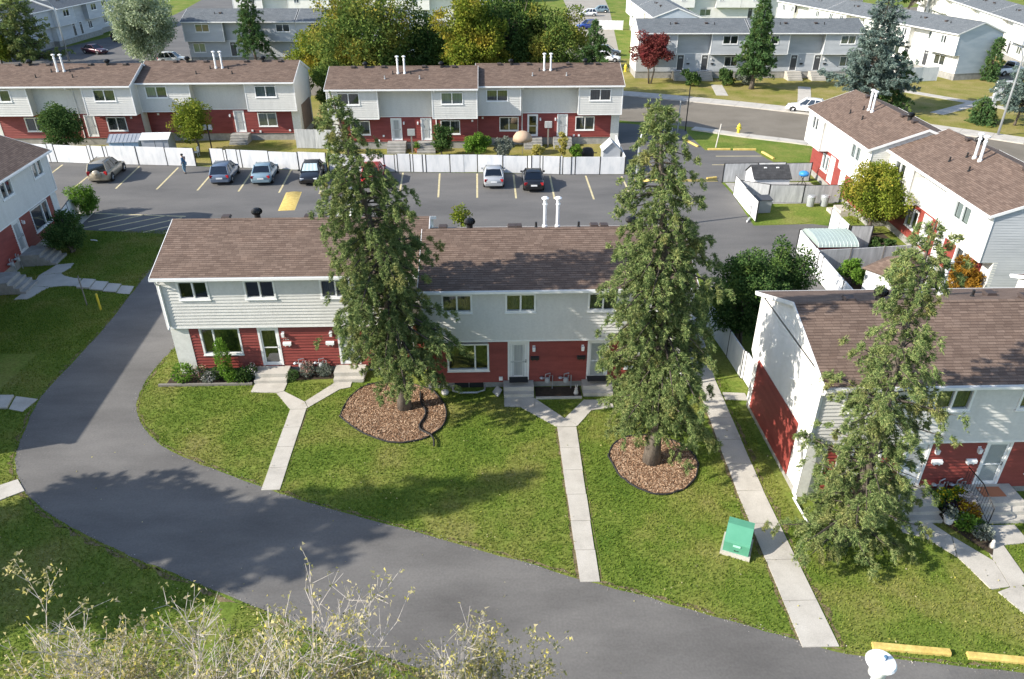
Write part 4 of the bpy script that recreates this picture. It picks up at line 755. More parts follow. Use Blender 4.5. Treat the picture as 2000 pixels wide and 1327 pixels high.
fi = far_row('white townhouse row with picture windows glimpsed above the slate-grey roof', (38.0, 168.0, .5), R(-1), [(0, 15, .9, [4.0], [lw(8, 'l', 2.4)], [n_(3), n_(11)]), (15, 29, .9, [17.5, 27.3], [lw(20.8, 'l', 2.5), lw(25.0, 'd', 2.5)], [n_(18), n_(26)])], dict(wcfg, gable='bright_stucco'))
fj = far_row('pale townhouse row just visible over the grey roof at the back', (-52, 166, .5), R(-1), [(0, 17, .9, [5, 11], [lw(8)], [n_(4), n_(13)]), (17, 34, .9, [22, 29], [lw(25)], [n_(20), n_(30)]), (34, 51, .9, [39, 46], [lw(42)], [n_(37), n_(48)])], dict(wcfg, gable='bright_stucco'))
fk = far_row('white gable house at the left edge behind the yellowing conifer', (-95, 131.0, .5), R(-8), [(0, 13, .9, [], [], [n_(4), n_(9)])], dict(wcfg, gable='bright_stucco'))
far_row('white townhouse row at the far end of the paved side lane', (8, 214, .5), R(-2), [(-30, -15, .9, [], [lw(-20)], [n_(-26), n_(-19)]), (-15, 0, .9, [-9], [lw(-5)], [n_(-12), n_(-4)])], dict(wcfg, gable='bright_stucco'))
far_row('white townhouse row on the horizon right of the side lane', (40, 188, .5), R(-2), [(0, 16, .9, [5], [lw(9)], [n_(4), n_(12)]), (16, 32, .9, [21], [lw(25)], [n_(20), n_(28)]), (32, 48, .9, [37], [lw(41)], [n_(36), n_(44)])], dict(wcfg, gable='bright_stucco'))
# ------------------------------------------------------------ trees and shrubs
def trunk_tube(root, pts, radii, mat='bark', n=10, name='trunk'):
    o = MB().tube(pts, radii, n).build(name, mat, root, smooth=True); return o
def conifer(label, base, H, Rm, seed, mat='spruce_needles', lean=(0, 0), start=0.1, prof=None, nb=None, dens=30, droop=0.35, shoot=0.30, k=4, bark='bark', gap=0.35, name='spruce_tree', tr=None, cat='tree', group=None, up=0.10, wid=0.055, stop=0.985, hang=0.45, sec=3.2, rope=.06):
    rng = np.random.default_rng(seed); root = thing(name, label, cat, (base[0], base[1], 0), 0, group)
    prof = prof or (lambda t: (1-t)**0.8)
    axis = lambda t: np.array([lean[0]*t**1.3+0.12*math.sin(5*t+seed), lean[1]*t**1.3+0.10*math.cos(4*t+seed), H*t])-np.array([0.12*math.sin(seed), 0.10*math.cos(seed), 0])
    r0 = tr or H*0.017
    trunk_tube(root, [tuple(axis(t)-np.array([0, 0, 0.1*(t == 0)])) for t in np.linspace(0, 1, 14)], [r0*(1.35 if i == 0 else 1)*(1-t)**0.8+0.012 for i, t in enumerate(np.linspace(0, 1, 14))], bark)
    nb = nb or int(H*13); limbs = MB(); SP, SD = [], []
    ph = rng.uniform(0, 6.28, 6)
    for i in range(nb):
        t = start+(stop-start)*((i+rng.uniform(0, 1))/nb); az = i*2.399+rng.uniform(-.4, .4)
        lump = 1+gap*(math.sin(az*2+t*9+ph[0])*.5+math.sin(az*3-t*17+ph[1])*.5+math.sin(t*31+ph[2])*.35)
        L_ = Rm*prof((t-start)/(1-start))*lump*rng.uniform(.72, 1.12)
        if L_ < 0.08: L_ = 0.08
        c = axis(t); d = np.array([math.cos(az), math.sin(az), 0]); lat = np.array([-math.sin(az), math.cos(az), 0])
        dr = droop*rng.uniform(.7, 1.3); pt = lambda s: c+d*L_*s+np.array([0, 0, L_*(up*s*2-dr*s*s*1.6+ (0.12*s**4))])
        if L_ > 0.5: limbs.tube([tuple(pt(s)) for s in (0, .35, .7, .95)], [max(.012, .022*L_), .016*L_+.004, .011*L_, .005], 4, False)
        nsec = max(2, int(sec*L_*rng.uniform(.8, 1.2))); s = np.sort(rng.uniform(.12, 1, nsec)**.8); s[-1] = 1.0
        for q_ in range(nsec):
            sd = 1 if q_ % 2 else -1; l2 = min(.30+.38*L_*(1.15-s[q_]), .95)*rng.uniform(.6, 1.25); hg = hang*rng.uniform(.35, 1.0)*min(1, .35+L_/1.5)
            if q_ == nsec-1: sd = 0; l2 = .3+.12*L_
            n2 = max(3, int(l2*dens)); u_ = rng.uniform(0.05, 1, n2)
            hv = lat*sd*.75+d*.65+rng.normal(0, .12, 3); off = hv[None, :]*(l2*.62*np.sqrt(u_))[:, None]; off[:, 2] += up*l2*u_-hg*l2*1.25*u_**1.7
            P = pt(s[q_])+off+rng.normal(0, rope, (n2, 3))
            Dd = hv[None, :]*(1.0-.6*u_*hg)[:, None]+rng.normal(0, .42, (n2, 3)); Dd[:, 2] += .15-1.3*hg*u_
            SP.append(P); SD.append(Dd)
    SP.append(axis(1)+np.zeros((10, 3))-np.column_stack([np.zeros(10), np.zeros(10), np.linspace(0, .7, 10)])); SD.append(np.column_stack([rng.normal(0, .5, 10), rng.normal(0, .5, 10), np.ones(10)*.6]))
    P = np.concatenate(SP); D = np.concatenate(SD); D /= np.linalg.norm(D, axis=1, keepdims=True)
    P = np.repeat(P, k, 0)+rng.normal(0, rope*.4, (len(P)*k, 3)); D = np.repeat(D, k, 0)+rng.normal(0, .36, (len(D)*k, 3))
    V = needles(P, D, rng.uniform(.6, 1.15, len(P))*shoot, rng.uniform(.7, 1.3, len(P))*wid, rng)
    link('crown', np_mesh('crown', V, mat), root)
    if limbs.v: limbs.build('limbs', 'dark_bark', root)
    return root
def broadleaf(label, base, H, cr, seed, mat, n=14000, leaf=0.16, clumps=40, trunk_r=None, trunk_h=None, bark='bark', name='tree', cat='tree', group=None, squash=1.0, stems=1, cz=None, crz=None, shell=.75, cl_r=.30, z0=0.0):
    rng = np.random.default_rng(seed); root = thing(name, label, cat, (base[0], base[1], z0), 0, group)
    cz = cz if cz is not None else H*.62; rz = crz if crz is not None else H-cz; C = []
    for i in range(clumps):
        v = rng.normal(size=3); v /= np.linalg.norm(v); r = rng.uniform(.2, 1)**.5*shell*rng.uniform(.75, 1.3); C.append(np.array([v[0]*cr*r, v[1]*cr*r*squash, cz+v[2]*rz*r]))
    C = np.array(C); C[:, 2] = np.maximum(C[:, 2], .22*min(cr, rz)*1.0 if cz-rz < .4 else 0); rc = np.minimum(cr, rz)*cl_r*rng.uniform(.55, 1.35, clumps)
    th = trunk_h or max(.1, cz-rz*.65); tr_ = trunk_r or .02*H; mb = MB()
    for sidx in range(stems):
        a = 2*math.pi*sidx/max(1, stems); o_ = np.array([math.cos(a), math.sin(a), 0])*(.25 if stems > 1 else 0)*cr*.4
        mb.tube([tuple(o_*.4-np.array([0, 0, .1])), tuple(o_*.6+np.array([.02*H*rng.normal(), .02*H*rng.normal(), th*.6])), tuple(o_+np.array([0, 0, th])), tuple(o_*1.3+np.array([0, 0, cz+rz*.25]))], [tr_*1.3, tr_, tr_*.8, tr_*.25], 8)
    mb.build('trunk', bark, root, smooth=True)
    lb = MB()
    for c in C[::2]:
        s = np.array([0, 0, rng.uniform(th*.7, max(th*.75, min(c[2], cz)))]); mid = (s+c)/2+np.array([0, 0, .08*rz]); lb.tube([tuple(s), tuple(mid), tuple(c)], [tr_*.4, tr_*.25, tr_*.08], 4, False)
    lb.build('limbs', bark, root)
    w = rc**2; idx = rng.choice(clumps, n, p=w/w.sum()); v = rng.normal(size=(n, 3)); v /= np.linalg.norm(v, axis=1, keepdims=True); rad = rng.uniform(.15, 1, n)**.45*rng.uniform(.8, 1.15, n)
    P = C[idx]+v*(rc[idx]*rad)[:, None]*np.array([1, 1, .8]); P[:, 2] = np.maximum(P[:, 2], .03)
    D = v+rng.normal(0, .7, (n, 3)); D[:, 2] -= .15
    link('crown', np_mesh('crown', cards(P, D, rng.uniform(.7, 1.3, n)*leaf, rng.uniform(.7, 1.2, n)*leaf*.68, rng), mat), root); return root
# the three big spruces
prof1 = lambda t: (0.62+.38*min(1, t*5))*(1-t)**.62 if t < .8 else .37*((1-t)/.2)**.8
conifer('tall leaning spruce in the wide brown mulch ring', (-4.15, 28.4), 14.4, 2.9, 11, lean=(-1.75, -.25), start=.15, prof=prof1, nb=250, dens=57, droop=.30, hang=.72, tr=.27, gap=.42, shoot=.115, wid=.024, k=9, rope=.05, sec=3.5)
prof2 = lambda t: (0.72+.28*min(1, t*4))*(1-t)**.42*(1.0 if t < .58 else 0.80 if t < .75 else .72)
conifer('thick tall green spruce in the round mulch ring beside the sidewalk', (6.6, 24.2), 15.0, 2.55, 12, lean=(-1.1, .1), start=.135, prof=prof2, nb=265, dens=57, droop=.34, hang=.78, tr=.30, gap=.40, shoot=.115, wid=.024, k=9, rope=.05, sec=3.5)
prof3 = lambda t: (1-t)**.45*(1.0 if t < .22 else .62+.45*abs(math.sin(t*9)))
conifer('scraggly spruce with bare trunk showing, in front of the white gable row', (12.75, 19.5), 12.2, 2.05, 13, lean=(.55, .9), start=.045, prof=prof3, nb=175, dens=57, droop=.18, hang=.75, tr=.25, gap=.5, shoot=.115, wid=.024, k=9, rope=.05, sec=3.5)
# trees outside the picture on the left whose shade falls across the lane
conifer('large spruce standing on the grass left of the lane, shading the asphalt', (-26.4, 15.3), 17.5, 3.7, 21, start=.12, nb=190, dens=17, shoot=.34, wid=.16, rope=.11, droop=.3, k=5, gap=.5, sec=2.8)
broadleaf('broad leafy tree left of the lane, shading the bend', (-28.2, 17.2), 11.5, 3.2, 22, 'dark_leaves', 22000, .30, 50, cz=7.5, crz=4.3)
# conifers around the far rows
conifer('dense green spruce on the lawn before the grey row', (34.8, 100.6), 11.8, 2.6, 31, 'green_needles', start=.16, nb=170, dens=22, shoot=.30, wid=.10, rope=.10, droop=.25, tr=.28, k=4, gap=.2, prof=lambda t: (.75+.25*min(1, t*4))*(1-t)**.75)
conifer('blue-grey spruce between the grey row and the white row', (44.2, 87.6), 13.2, 3.9, 32, 'blue_needles', start=.14, nb=170, dens=22, shoot=.28, wid=.09, rope=.09, droop=.12, up=.16, tr=.3, gap=.45, hang=.3)
conifer('small bushy conifer beside the brown roof with the flue pipes', (47.6, 88.2), 6.6, 1.9, 33, 'green_needles', start=.05, nb=90, dens=24, shoot=.26, wid=.09, rope=.09, gap=.7, prof=lambda t: (1-t)**.5*(.6+.5*abs(math.sin(t*8))))
conifer('thin dark spruce with bare lower branches before the grey row at left', (-34.9, 118.0), 12.6, 2.5, 34, 'green_needles', start=.22, nb=130, dens=22, shoot=.28, wid=.09, rope=.09, droop=.42, gap=.3)
conifer('dark conifer leaning over the parked cars beside the side lane', (15.6, 116.5), 6.8, 2.6, 35, 'green_needles', start=.08, nb=110, dens=22, shoot=.30, wid=.10, rope=.10, gap=.7)
conifer('ragged conifer with yellowing side at the left corner', (-70.0, 120.0), 11.5, 4.2, 36, 'spruce_needles', start=.08, nb=120, dens=18, shoot=.32, wid=.11, rope=.11, gap=.7, droop=.1)
conifer('dark spruce cut by the picture edge above the long brown roof', (-79.5, 119), 10.5, 3.0, 37, 'green_needles', start=.1, nb=110, dens=8, shoot=.40, wid=.15)
conifer('grey-green pine beside the leaning lamp post', (57.6, 80.3), 6.8, 2.9, 38, 'blue_needles', start=.2, nb=90, dens=22, shoot=.28, wid=.09, rope=.09, gap=.6, droop=.05, up=.15)
conifer('cedar shrub under the lamp post by the white sign', (54.6, 81.5), 2.7, 1.4, 39, 'green_needles', start=.03, nb=70, dens=26, shoot=.24, wid=.09, rope=.08, gap=.4, name='cedar_shrub', prof=lambda t: (1-t)**.4)
conifer('narrow dark cedar hedge column at the corner of the blue-grey gable', (69.9, 105.4), 5.6, 1.0, 40, 'green_needles', start=.02, nb=110, dens=26, shoot=.24, wid=.09, rope=.08, name='cedar_tree', prof=lambda t: (1-t)**.25)
# broadleaf trees behind the second row
g_ = 'broadleaf trees behind the townhouse rows'
broadleaf('big dark green tree with yellowing top, tallest left of the lane', (-13.6, 90), 14.6, 6.9, 41, 'mixed_leaves', 34000, .30, 95, cz=7.4, crz=7.2, group=g_, cl_r=.27)
broadleaf('dark green tree filling the gap between the two yellowing trees', (-6.6, 93), 11.0, 4.6, 42, 'dark_leaves', 16000, .30, 60, cz=5.8, group=g_)
broadleaf('broad yellow-green tree behind the left flue pipes', (-2.0, 88.5), 14.2, 4.3, 43, 'yellow_green_leaves', 24000, .28, 75, cz=7.2, crz=7.0, group=g_, cl_r=.28)
broadleaf('tall dark tree with bare twigs behind the yellow-green one', (2.4, 92.5), 15.2, 4.8, 44, 'dark_leaves', 22000, .30, 75, cz=8.0, crz=7.0, group=g_, cl_r=.28)
broadleaf('rounded yellowing tree at the edge of the side lane', (7.6, 90.5), 11.4, 4.2, 45, 'mixed_leaves', 22000, .28, 70, cz=6.6, crz=5.0, group=g_, cl_r=.28)
broadleaf('yellow shrub tree at the end of the long row', (-20.5, 97), 9.0, 4.4, 46, 'yellow_green_leaves', 14000, .28, 50, cz=4.8, group=g_)
broadleaf('green shrubbery tree at the gable end of the long row', (-17.3, 84), 7.2, 2.5, 47, 'mixed_leaves', 11000, .24, 45, cz=3.7, group=g_)
broadleaf('silver-leaved willow before the slate roof', (-50.3, 118.0), 12.4, 5.0, 48, 'silver_leaves', 26000, .30, 85, cz=6.6, crz=6.2, cl_r=.24)
broadleaf('golden bush under the ragged conifer', (-72.8, 118.5), 5.6, 2.6, 49, 'yellow_green_leaves', 9000, .28, 40, cz=3.2)
broadleaf('red-leaved tree on the lawn beside the street', (22.0, 104.6), 6.7, 3.0, 50, 'red_leaves', 12000, .24, 60, cz=4.4, crz=2.3, trunk_r=.10, stems=2, cl_r=.30)
broadleaf('green tree by the lamp post at the right edge', (61.2, 79), 5.5, 2.6, 51, 'dark_leaves', 9000, .28, 40)
broadleaf('leafy tree far beyond the white rows', (88, 165), 13, 7, 52, 'dark_leaves', 9000, .5, 40)
broadleaf('dark tree mass between the far white rows', (62, 176), 11, 7, 53, 'dark_leaves', 9000, .5, 40)
# yard trees
broadleaf('round dark-green yard tree in front of the long row', (-40.4, 71.5), 5.2, 2.1, 54, 'dark_leaves', 13000, .17, 80, cz=2.9, crz=2.5)
broadleaf('yard tree with orange and green leaves beside the grey shed', (-28.3, 72.0), 5.4, 2.1, 55, 'yellow_green_leaves', 11000, .17, 75, cz=3.0, crz=2.5)
broadleaf('yellow-green yard tree spreading over the white back fence', (27.0, 49.0), 5.8, 3.1, 56, 'yellow_green_leaves', 20000, .15, 110, cz=3.2, crz=2.6, cl_r=.24)
broadleaf('dark leafy tree between the sidewalk and asphalt', (13.2, 34.0), 5.8, 2.5, 57, 'dark_leaves', 20000, .14, 110, cz=3.0, crz=2.8, stems=3, cl_r=.23)
broadleaf('brighter green tree at the corner of the white gable row', (15.6, 36.2), 5.2, 2.2, 58, 'dark_leaves', 15000, .14, 90, cz=2.7, crz=2.5, stems=3, cl_r=.23)
broadleaf('dark shrub tree by the picture window and front steps', (-28.7, 47.6), 3.4, 1.5, 59, 'dark_leaves', 11000, .12, 70, cz=1.55, crz=1.75, stems=4)
broadleaf('bright green bush at the corner of the shaded row', (-30.9, 54.8), 2.9, 1.1, 60, 'lime_leaves', 6000, .12, 50, cz=1.2, crz=1.5, stems=3, name='bush', cat='bush')
broadleaf('rust-orange bush against the red siding', (27.7, 38.6), 3.0, 1.1, 61, 'rust_leaves', 6000, .13, 35, cz=1.6, crz=1.3, stems=4, name='bush', cat='bush')
broadleaf('yellow bush beside the brown shed roof', (23.7, 38.3), 3.0, 0.8, 62, 'yellow_green_leaves', 3500, .13, 25, cz=1.8, crz=1.1, stems=3, name='bush', cat='bush')
broadleaf('yellow-green bush inside the white fence', (22.3, 40.9), 1.9, 1.0, 63, 'lime_leaves', 3500, .13, 25, cz=1.0, crz=.9, stems=3, name='bush', cat='bush')
broadleaf('low green shrub bed beside the white gate', (26.6, 46.2), 1.0, 1.1, 64, 'dark_leaves', 3000, .13, 25, cz=.5, crz=.45, name='bush', cat='bush')
broadleaf('leafy green bush in front of the fourth row window', (-4.6, 70.3), 3.2, 1.2, 65, 'dark_leaves', 5000, .15, 45, cz=1.8, crz=1.5, name='bush', cat='bush')
broadleaf('tall lime-green bush in the fenced garden', (-1.2, 68.6), 3.0, 1.25, 66, 'lime_leaves', 5000, .16, 36, cz=1.7, crz=1.3, name='bush', cat='bush', squash=.7)
broadleaf('grey-green bush beside the tan umbrella', (1.2, 68.5), 2.3, 1.25, 67, 'grey_leaves', 4000, .15, 30, cz=1.2, crz=1.0, name='bush', cat='bush', squash=.7)
broadleaf('yellow flowering bush by the dark back door', (4.3, 67.0), 2.1, .65, 68, 'yellow_leaves', 2200, .13, 20, cz=1.2, crz=.85, name='bush', cat='bush')
broadleaf('tall yellow goldenrod beside the white back door', (6.6, 67.4), 3.1, .6, 69, 'yellow_leaves', 2800, .13, 26, cz=1.8, crz=1.3, name='bush', cat='bush')
broadleaf('small lime shrub before the last white back door', (7.9, 67.2), 2.0, .65, 70, 'lime_leaves', 2200, .13, 20, cz=1.2, crz=.8, name='bush', cat='bush')
broadleaf('wispy pale grass bush behind the roof ridge', (-2.1, 49.8), 2.6, .85, 71, 'yellow_green_leaves', 1300, .14, 30, cz=1.6, crz=1.1, name='bush', cat='bush')
for i, (x, y, m_, lb) in enumerate([(27.2, 103.0, 'dark_leaves', 'dark shrub beside the dark door and red tree'), (32.0, 103.2, 'dark_leaves', 'wide shrub under the window of the grey row'), (34.6, 103.2, 'grey_leaves', 'grey shrub next to the dense green spruce'), (49.2, 101.6, 'lime_leaves', 'light green shrub behind the blue-grey spruce')]):
    broadleaf(lb, (x, y), 2.4, 1.5, 80+i, m_, 2500, .24, 25, cz=1.2, crz=1.1, name='bush', cat='bush')
# nearly bare trees in front, grey twigs with a few yellow leaves
def bare_tree(label, base, H, seed, spread, nmain=13, leaves=38000):
    rng = np.random.default_rng(seed); root = thing('bare_tree', label, 'tree', (base[0], base[1], 0), 0, 'thin autumn trees in the foreground'); tw = MB(); tips = []
    def grow(p, d, L_, r, lv):
        d = d/np.linalg.norm(d); n = 3 if lv < 4 else 2 if lv < 5 else 1; pts = [p]; q = p
        for i in range(n):
            d = d+rng.normal(0, .20, 3); d[2] += .05; d /= np.linalg.norm(d); q = q+d*L_/n; pts.append(q)
        tw.tube([tuple(a) for a in pts], [r*(1-.4*i/n) for i in range(n+1)], 5 if lv < 2 else 3, False)
        if lv >= 3: tips.extend(pts[1:])
        if lv >= 5: return
        for j in range(int(rng.integers(4, 6))):
            f = rng.uniform(.3, 1.0) if j else 1.0; pp = pts[min(n, int(f*n+.4))]; nd = d*.8+rng.normal(0, .62, 3)*(1 if j else .35); nd[2] = nd[2]*.7+.30
            grow(pp, nd, max(.16, L_*rng.uniform(.45, .72)), max(.0052, r*.57), lv+1)
    trunk_tube(root, [(0, 0, -.1), (.05, .05, H*.25), (0, .1, H*.52)], [.17, .14, .11], 'bark')
    for i in range(nmain):
        a = 2*math.pi*i/nmain+rng.uniform(-.3, .3); el = rng.uniform(.35, 1.3) if i else 3
        grow(np.array([0, .1, H*rng.uniform(.36, .54)]), np.array([math.cos(a)*spread, math.sin(a)*spread, el]), H*rng.uniform(.17, .23), .042, 1)
    tw.build('limbs', 'pale_bark', root)
    T = np.array(tips); nl = leaves; clump = np.sin(T[:, 0]*2.1+seed)+np.sin(T[:, 1]*2.7)+np.sin(T[:, 2]*3); pw = np.exp(clump*.6); i = rng.choice(len(T), nl, p=pw/pw.sum())
    P = T[i]+rng.normal(0, .05, (nl, 3)); D = rng.normal(0, .6, (nl, 3)); D[:, 2] -= .5
    link('crown', np_mesh('crown', needles(P, D, rng.uniform(.045, .095, nl), rng.uniform(.035, .065, nl), rng), 'autumn_leaves'), root)
bare_tree('nearly bare pale-twigged tree on the grass corner, leftmost clump of yellow leaves', (-7.5, 6.2), 10.4, 90, .85)
bare_tree('nearly bare pale-twigged tree with twigs reaching up in front of the bend', (-5.2, 6.5), 11.3, 91, .8)
bare_tree('nearly bare pale-twigged tree with twigs reaching over the asphalt', (-3.0, 6.5), 11.4, 92, .75)
bare_tree('nearly bare pale-twigged tree with bright yellow leaves at its lane-side end', (-1.3, 5.5), 11.2, 93, .75)
bare_tree('nearly bare pale-twigged tree with dense lower yellow leaves', (-4.0, 5.1), 11.5, 94, .9)
bare_tree('nearly bare pale-twigged tree nearest the bottom of the grass corner', (-6.6, 5.1), 11.3, 95, .85)
bare_tree('nearly bare pale-twigged tree at the lane-side bottom end', (-2.4, 5.1), 11.4, 96, .8)
# ------------------------------------------------------------ vehicles
def paint(name, c, rough=0.28, metal=0.3): m = plain(name, c, rough, metal, 0.5, 0.6); return name
CARS = {}
def car(label, kind, col, loc, heading, group=None, spare=False, shade=False, name='parked_car', soft=False):
    """length along local +x (front), built from lofted sections."""
    key = (kind, col, spare, shade, soft)
    if key in CARS:
        o = copy_tree(CARS[key]); o.location = (*loc, .012); o.rotation_euler = (0, 0, heading); tag(o, label, 'car', group); o.name = name; return o
    L_, Wd, Hh = {'suv': (4.5, 1.84, 1.72), 'hatch': (4.35, 1.76, 1.58), 'sedan': (4.5, 1.74, 1.45), 'truck': (5.4, 1.95, 1.85)}[kind]
    root = thing(name, label, 'car', (*loc, .012), heading, group); CARS[key] = root
    h = L_/2; w = Wd/2; belt = {'suv': 1.02, 'hatch': .95, 'sedan': .92, 'truck': 1.12}[kind]; hood = belt-.08; zb = .24 if kind != 'truck' else .4
    rear = {'suv': belt+.0, 'hatch': belt, 'sedan': belt+.02, 'truck': belt-.02}[kind]
    # stations: x, half width, bottom, top
    X = [(-h, w*.80, zb+.14, rear-.16), (-h+.10, w*.93, zb+.02, rear-.05), (-h+.5, w*.99, zb, rear), (-h*.35, w, zb, belt), (h*.25, w, zb, belt), (h*.5, w*.985, zb, hood), (h-.45, w*.96, zb, hood-.09), (h-.12, w*.88, zb+.02, hood-.2), (h, w*.70, zb+.14, hood-.34)]
    mb = MB(); vs = []
    for x, ww, b, t in X:
        vs += [(x, -ww*.90, b), (x, -ww, b+.16), (x, -ww*1.0, (b+t)/2+.08), (x, -ww*.95, t-.04), (x, -ww*.72, t+.015), (x, 0, t+.035), (x, ww*.72, t+.015), (x, ww*.95, t-.04), (x, ww*1.0, (b+t)/2+.08), (x, ww, b+.16), (x, ww*.90, b)]
    n = 11; fs = [(i*n+k, (i+1)*n+k, (i+1)*n+k+1, i*n+k+1) for i in range(len(X)-1) for k in range(n-1)]+[(i*n, i*n+n-1, (i+1)*n+n-1, (i+1)*n) for i in range(len(X)-1)]
    fs += [tuple(range(n)), tuple((len(X)-1)*n+k for k in range(n-1, -1, -1))]
    mb.add(vs, fs); mb.build('body', col, root, smooth=True)
    # glasshouse
    c0, c1, r0, r1 = {'suv': (-h+.12, h*.36, -h+.38, h*.02), 'hatch': (-h+.15, h*.42, -h+.62, h*.02), 'sedan': (-h+.62, h*.42, -h+1.25, h*.03), 'truck': (-h*.10, h*.45, -h*.02, h*.15)}[kind]
    wb, wr = w*.90, w*.70; zr = Hh
    P = [(c0, wb, belt-.06), (r0, wr, zr-.04), (r1, wr, zr-.02), (c1, wb, belt-.06)]
    gl = MB(); v = [(x, -y, z) for x, y, z in P]+[(x, y, z) for x, y, z in P]; gl.add(v, [(0, 3, 2, 1), (4, 5, 6, 7), (0, 1, 5, 4), (3, 7, 6, 2), (1, 2, 6, 5)]); gl.build('window_glass', 'car_glass', root)
    MB().cbox(((c0+c1)/2, 0, belt-.3), (c1-c0)*.6, w*1.2, .35).build('seats', 'black_rubber', root)
    # roof skin and pillars
    rf = MB(); xs = [r0-.06, r0+.15, (r0+r1)/2, r1-.15, r1+.05]; zz = [zr-.06, zr-.005, zr+.02, zr, zr-.05]; yy = [-wr-.02, -wr*.9, 0, wr*.9, wr+.02]; dz = [-.05, 0, .02, 0, -.05]
    rf.add([(x, y, z+d_) for x, z in zip(xs, zz) for y, d_ in zip(yy, dz)], [(i*5+k, (i+1)*5+k, (i+1)*5+k+1, i*5+k+1) for i in range(4) for k in range(4)])
    rf.build('roof', 'cap_dark' if soft else col, root, smooth=True)
    pl = MB()
    for s in (-1, 1):
        for (xa, xb) in ((c0, r0), (c1, r1), (c0+(c1-c0)*.36, r0+(r1-r0)*.36), (c0+(c1-c0)*.66, r0+(r1-r0)*.68)):
            pl.tube([(xa, s*(wb+.005), belt-.05), (xb, s*(wr+.012), zr-.04)], .035 if xa not in (c0, c1) else .05, 4)
    pl.build('pillars', 'cap_dark' if soft else col, root)
    # wheels
    rw = .33 if kind in ('sedan', 'hatch') else .37
    for sx in (-h+.82, h-.85):
        for s in (-1, 1):
            MB().add([(sx+rw*1.17*math.cos(a), s*(w*.995+.004), rw+rw*1.17*math.sin(a)) for a in [math.pi*i/10 for i in range(11)]]+[(sx+rw*1.17, s*(w*.995+.004), zb-.02), (sx-rw*1.17, s*(w*.995+.004), zb-.02)], [tuple(range(13)) if s < 0 else tuple(range(12, -1, -1))]).build('wheel_arch', 'black_rubber', root)
            wh = MB(); prof = [(rw*.55, -.11), (rw*.92, -.11), (rw, -.06), (rw, .06), (rw*.92, .11), (rw*.55, .11)]; nn = 16
            wh.add([(r_*math.cos(2*math.pi*k/nn), y, r_*math.sin(2*math.pi*k/nn)) for r_, y in prof for k in range(nn)], [(i*nn+k, i*nn+(k+1) % nn, (i+1)*nn+(k+1) % nn, (i+1)*nn+k) for i in range(len(prof)-1) for k in range(nn)])
            o = wh.build('wheel', 'black_rubber', root, (sx, s*(w-.085), rw), smooth=True)
            rm = MB(); rm.add([(0, s*.10, 0)]+[(rw*.60*math.cos(2*math.pi*k/20)*(1 if k % 4 < 2 else .93), s*(.105 if k % 4 < 2 else .06), rw*.60*math.sin(2*math.pi*k/20)) for k in range(20)], [(0, 1+k, 1+(k+1) % 20) for k in range(20)]); rm.build('rim', 'chrome', o)
    lx = h-.10
    for s in (-1, 1):
        MB().cbox((lx-.06, s*w*.64, hood-.30), .20, .30, .13, s*-.25).build('headlight', 'lamp_clear', root)
        MB().cbox((-h+.06, s*w*.76, rear-.26), .14, .24, .20 if kind != 'suv' else .30, s*.25).build('taillight', 'red_light', root)
        MB().cbox((h*.30, s*(w+.08), belt-.02), .12, .2, .13).build('mirror', col if not soft else 'cap_dark', root)
        MB().box(-h*.15, s*(w*1.0)-.012, belt-.16, -h*.15+.2, s*(w*1.0)+.012, belt-.13).build('door_handle', 'chrome', root)
    MB().box(-h-.012, -w*.80, zb+.10, -h+.12, w*.80, zb+.30).build('bumper', col, root); MB().box(h-.14, -w*.70, zb+.08, h+.012, w*.70, zb+.24).build('bumper', col, root)
    MB().box(-h-.022, -.26, zb+.34 if kind != 'truck' else zb+.2, -h+.10, .26, zb+.47 if kind != 'truck' else zb+.33).build('licence_plate', 'white_paint', root)
    MB().box(h-.10, -w*.45, hood-.36, h+.006, w*.45, hood-.24).build('grille', 'black_rubber', root)
    if kind in ('suv',):
        for s in (-1, 1): MB().tube([(r0+.1, s*wr*.82, zr+.06), (r1-.05, s*wr*.82, zr+.06)], .02, 5).build('roof_rail', 'black_metal', root)
    if spare:
        sp = MB(); nn = 18; sp.add([(x, r_*math.cos(2*math.pi*k/nn), r_*math.sin(2*math.pi*k/nn)) for x, r_ in ((0, .36), (-.14, .37), (-.20, .33), (-.21, .05)) for k in range(nn)], [(i*nn+k, (i+1)*nn+k, (i+1)*nn+(k+1) % nn, i*nn+(k+1) % nn) for i in range(3) for k in range(nn)]+[tuple(3*nn+k for k in range(nn))]); sp.build('spare_wheel', col, root, (-h+.0, .0, .86), smooth=True)
    if shade:
        v = [(c1-.10, -wb*.86, belt+.0), (c1-.10, wb*.86, belt+.0), (r1+.06, wr*.9, zr-.09), (r1+.06, -wr*.9, zr-.09)]; mb = MB(); k = 8
        for i in range(k):
            f0, f1 = i/k, (i+1)/k; l = lambda a, b, f: tuple(a[q]+(b[q]-a[q])*f for q in range(3)); e = lambda p, i_: (p[0]+.08+.03*(i_ % 2), p[1], p[2]+.05)
            mb.quad(e(l(v[0], v[1], f0), i), e(l(v[0], v[1], f1), i+1), e(l(v[3], v[2], f1), i+1), e(l(v[3], v[2], f0), i))
        mb.build('sunshade', 'sunshade', root)
    if kind == 'truck':
        MB().box(-h+.1, -w*.85, rear+.0, -h*.16, w*.85, rear+.06).build('box_cover', 'cap_dark', root)
    return root
plain('sunshade', (0.45, 0.55, 0.58), 0.35)
paint('paint_gold', (0.34, 0.30, 0.23)); paint('paint_slate', (0.13, 0.17, 0.24)); paint('paint_ice', (0.24, 0.34, 0.40)); paint('paint_black', (0.014, 0.015, 0.018)); paint('paint_silver', (0.42, 0.44, 0.46))
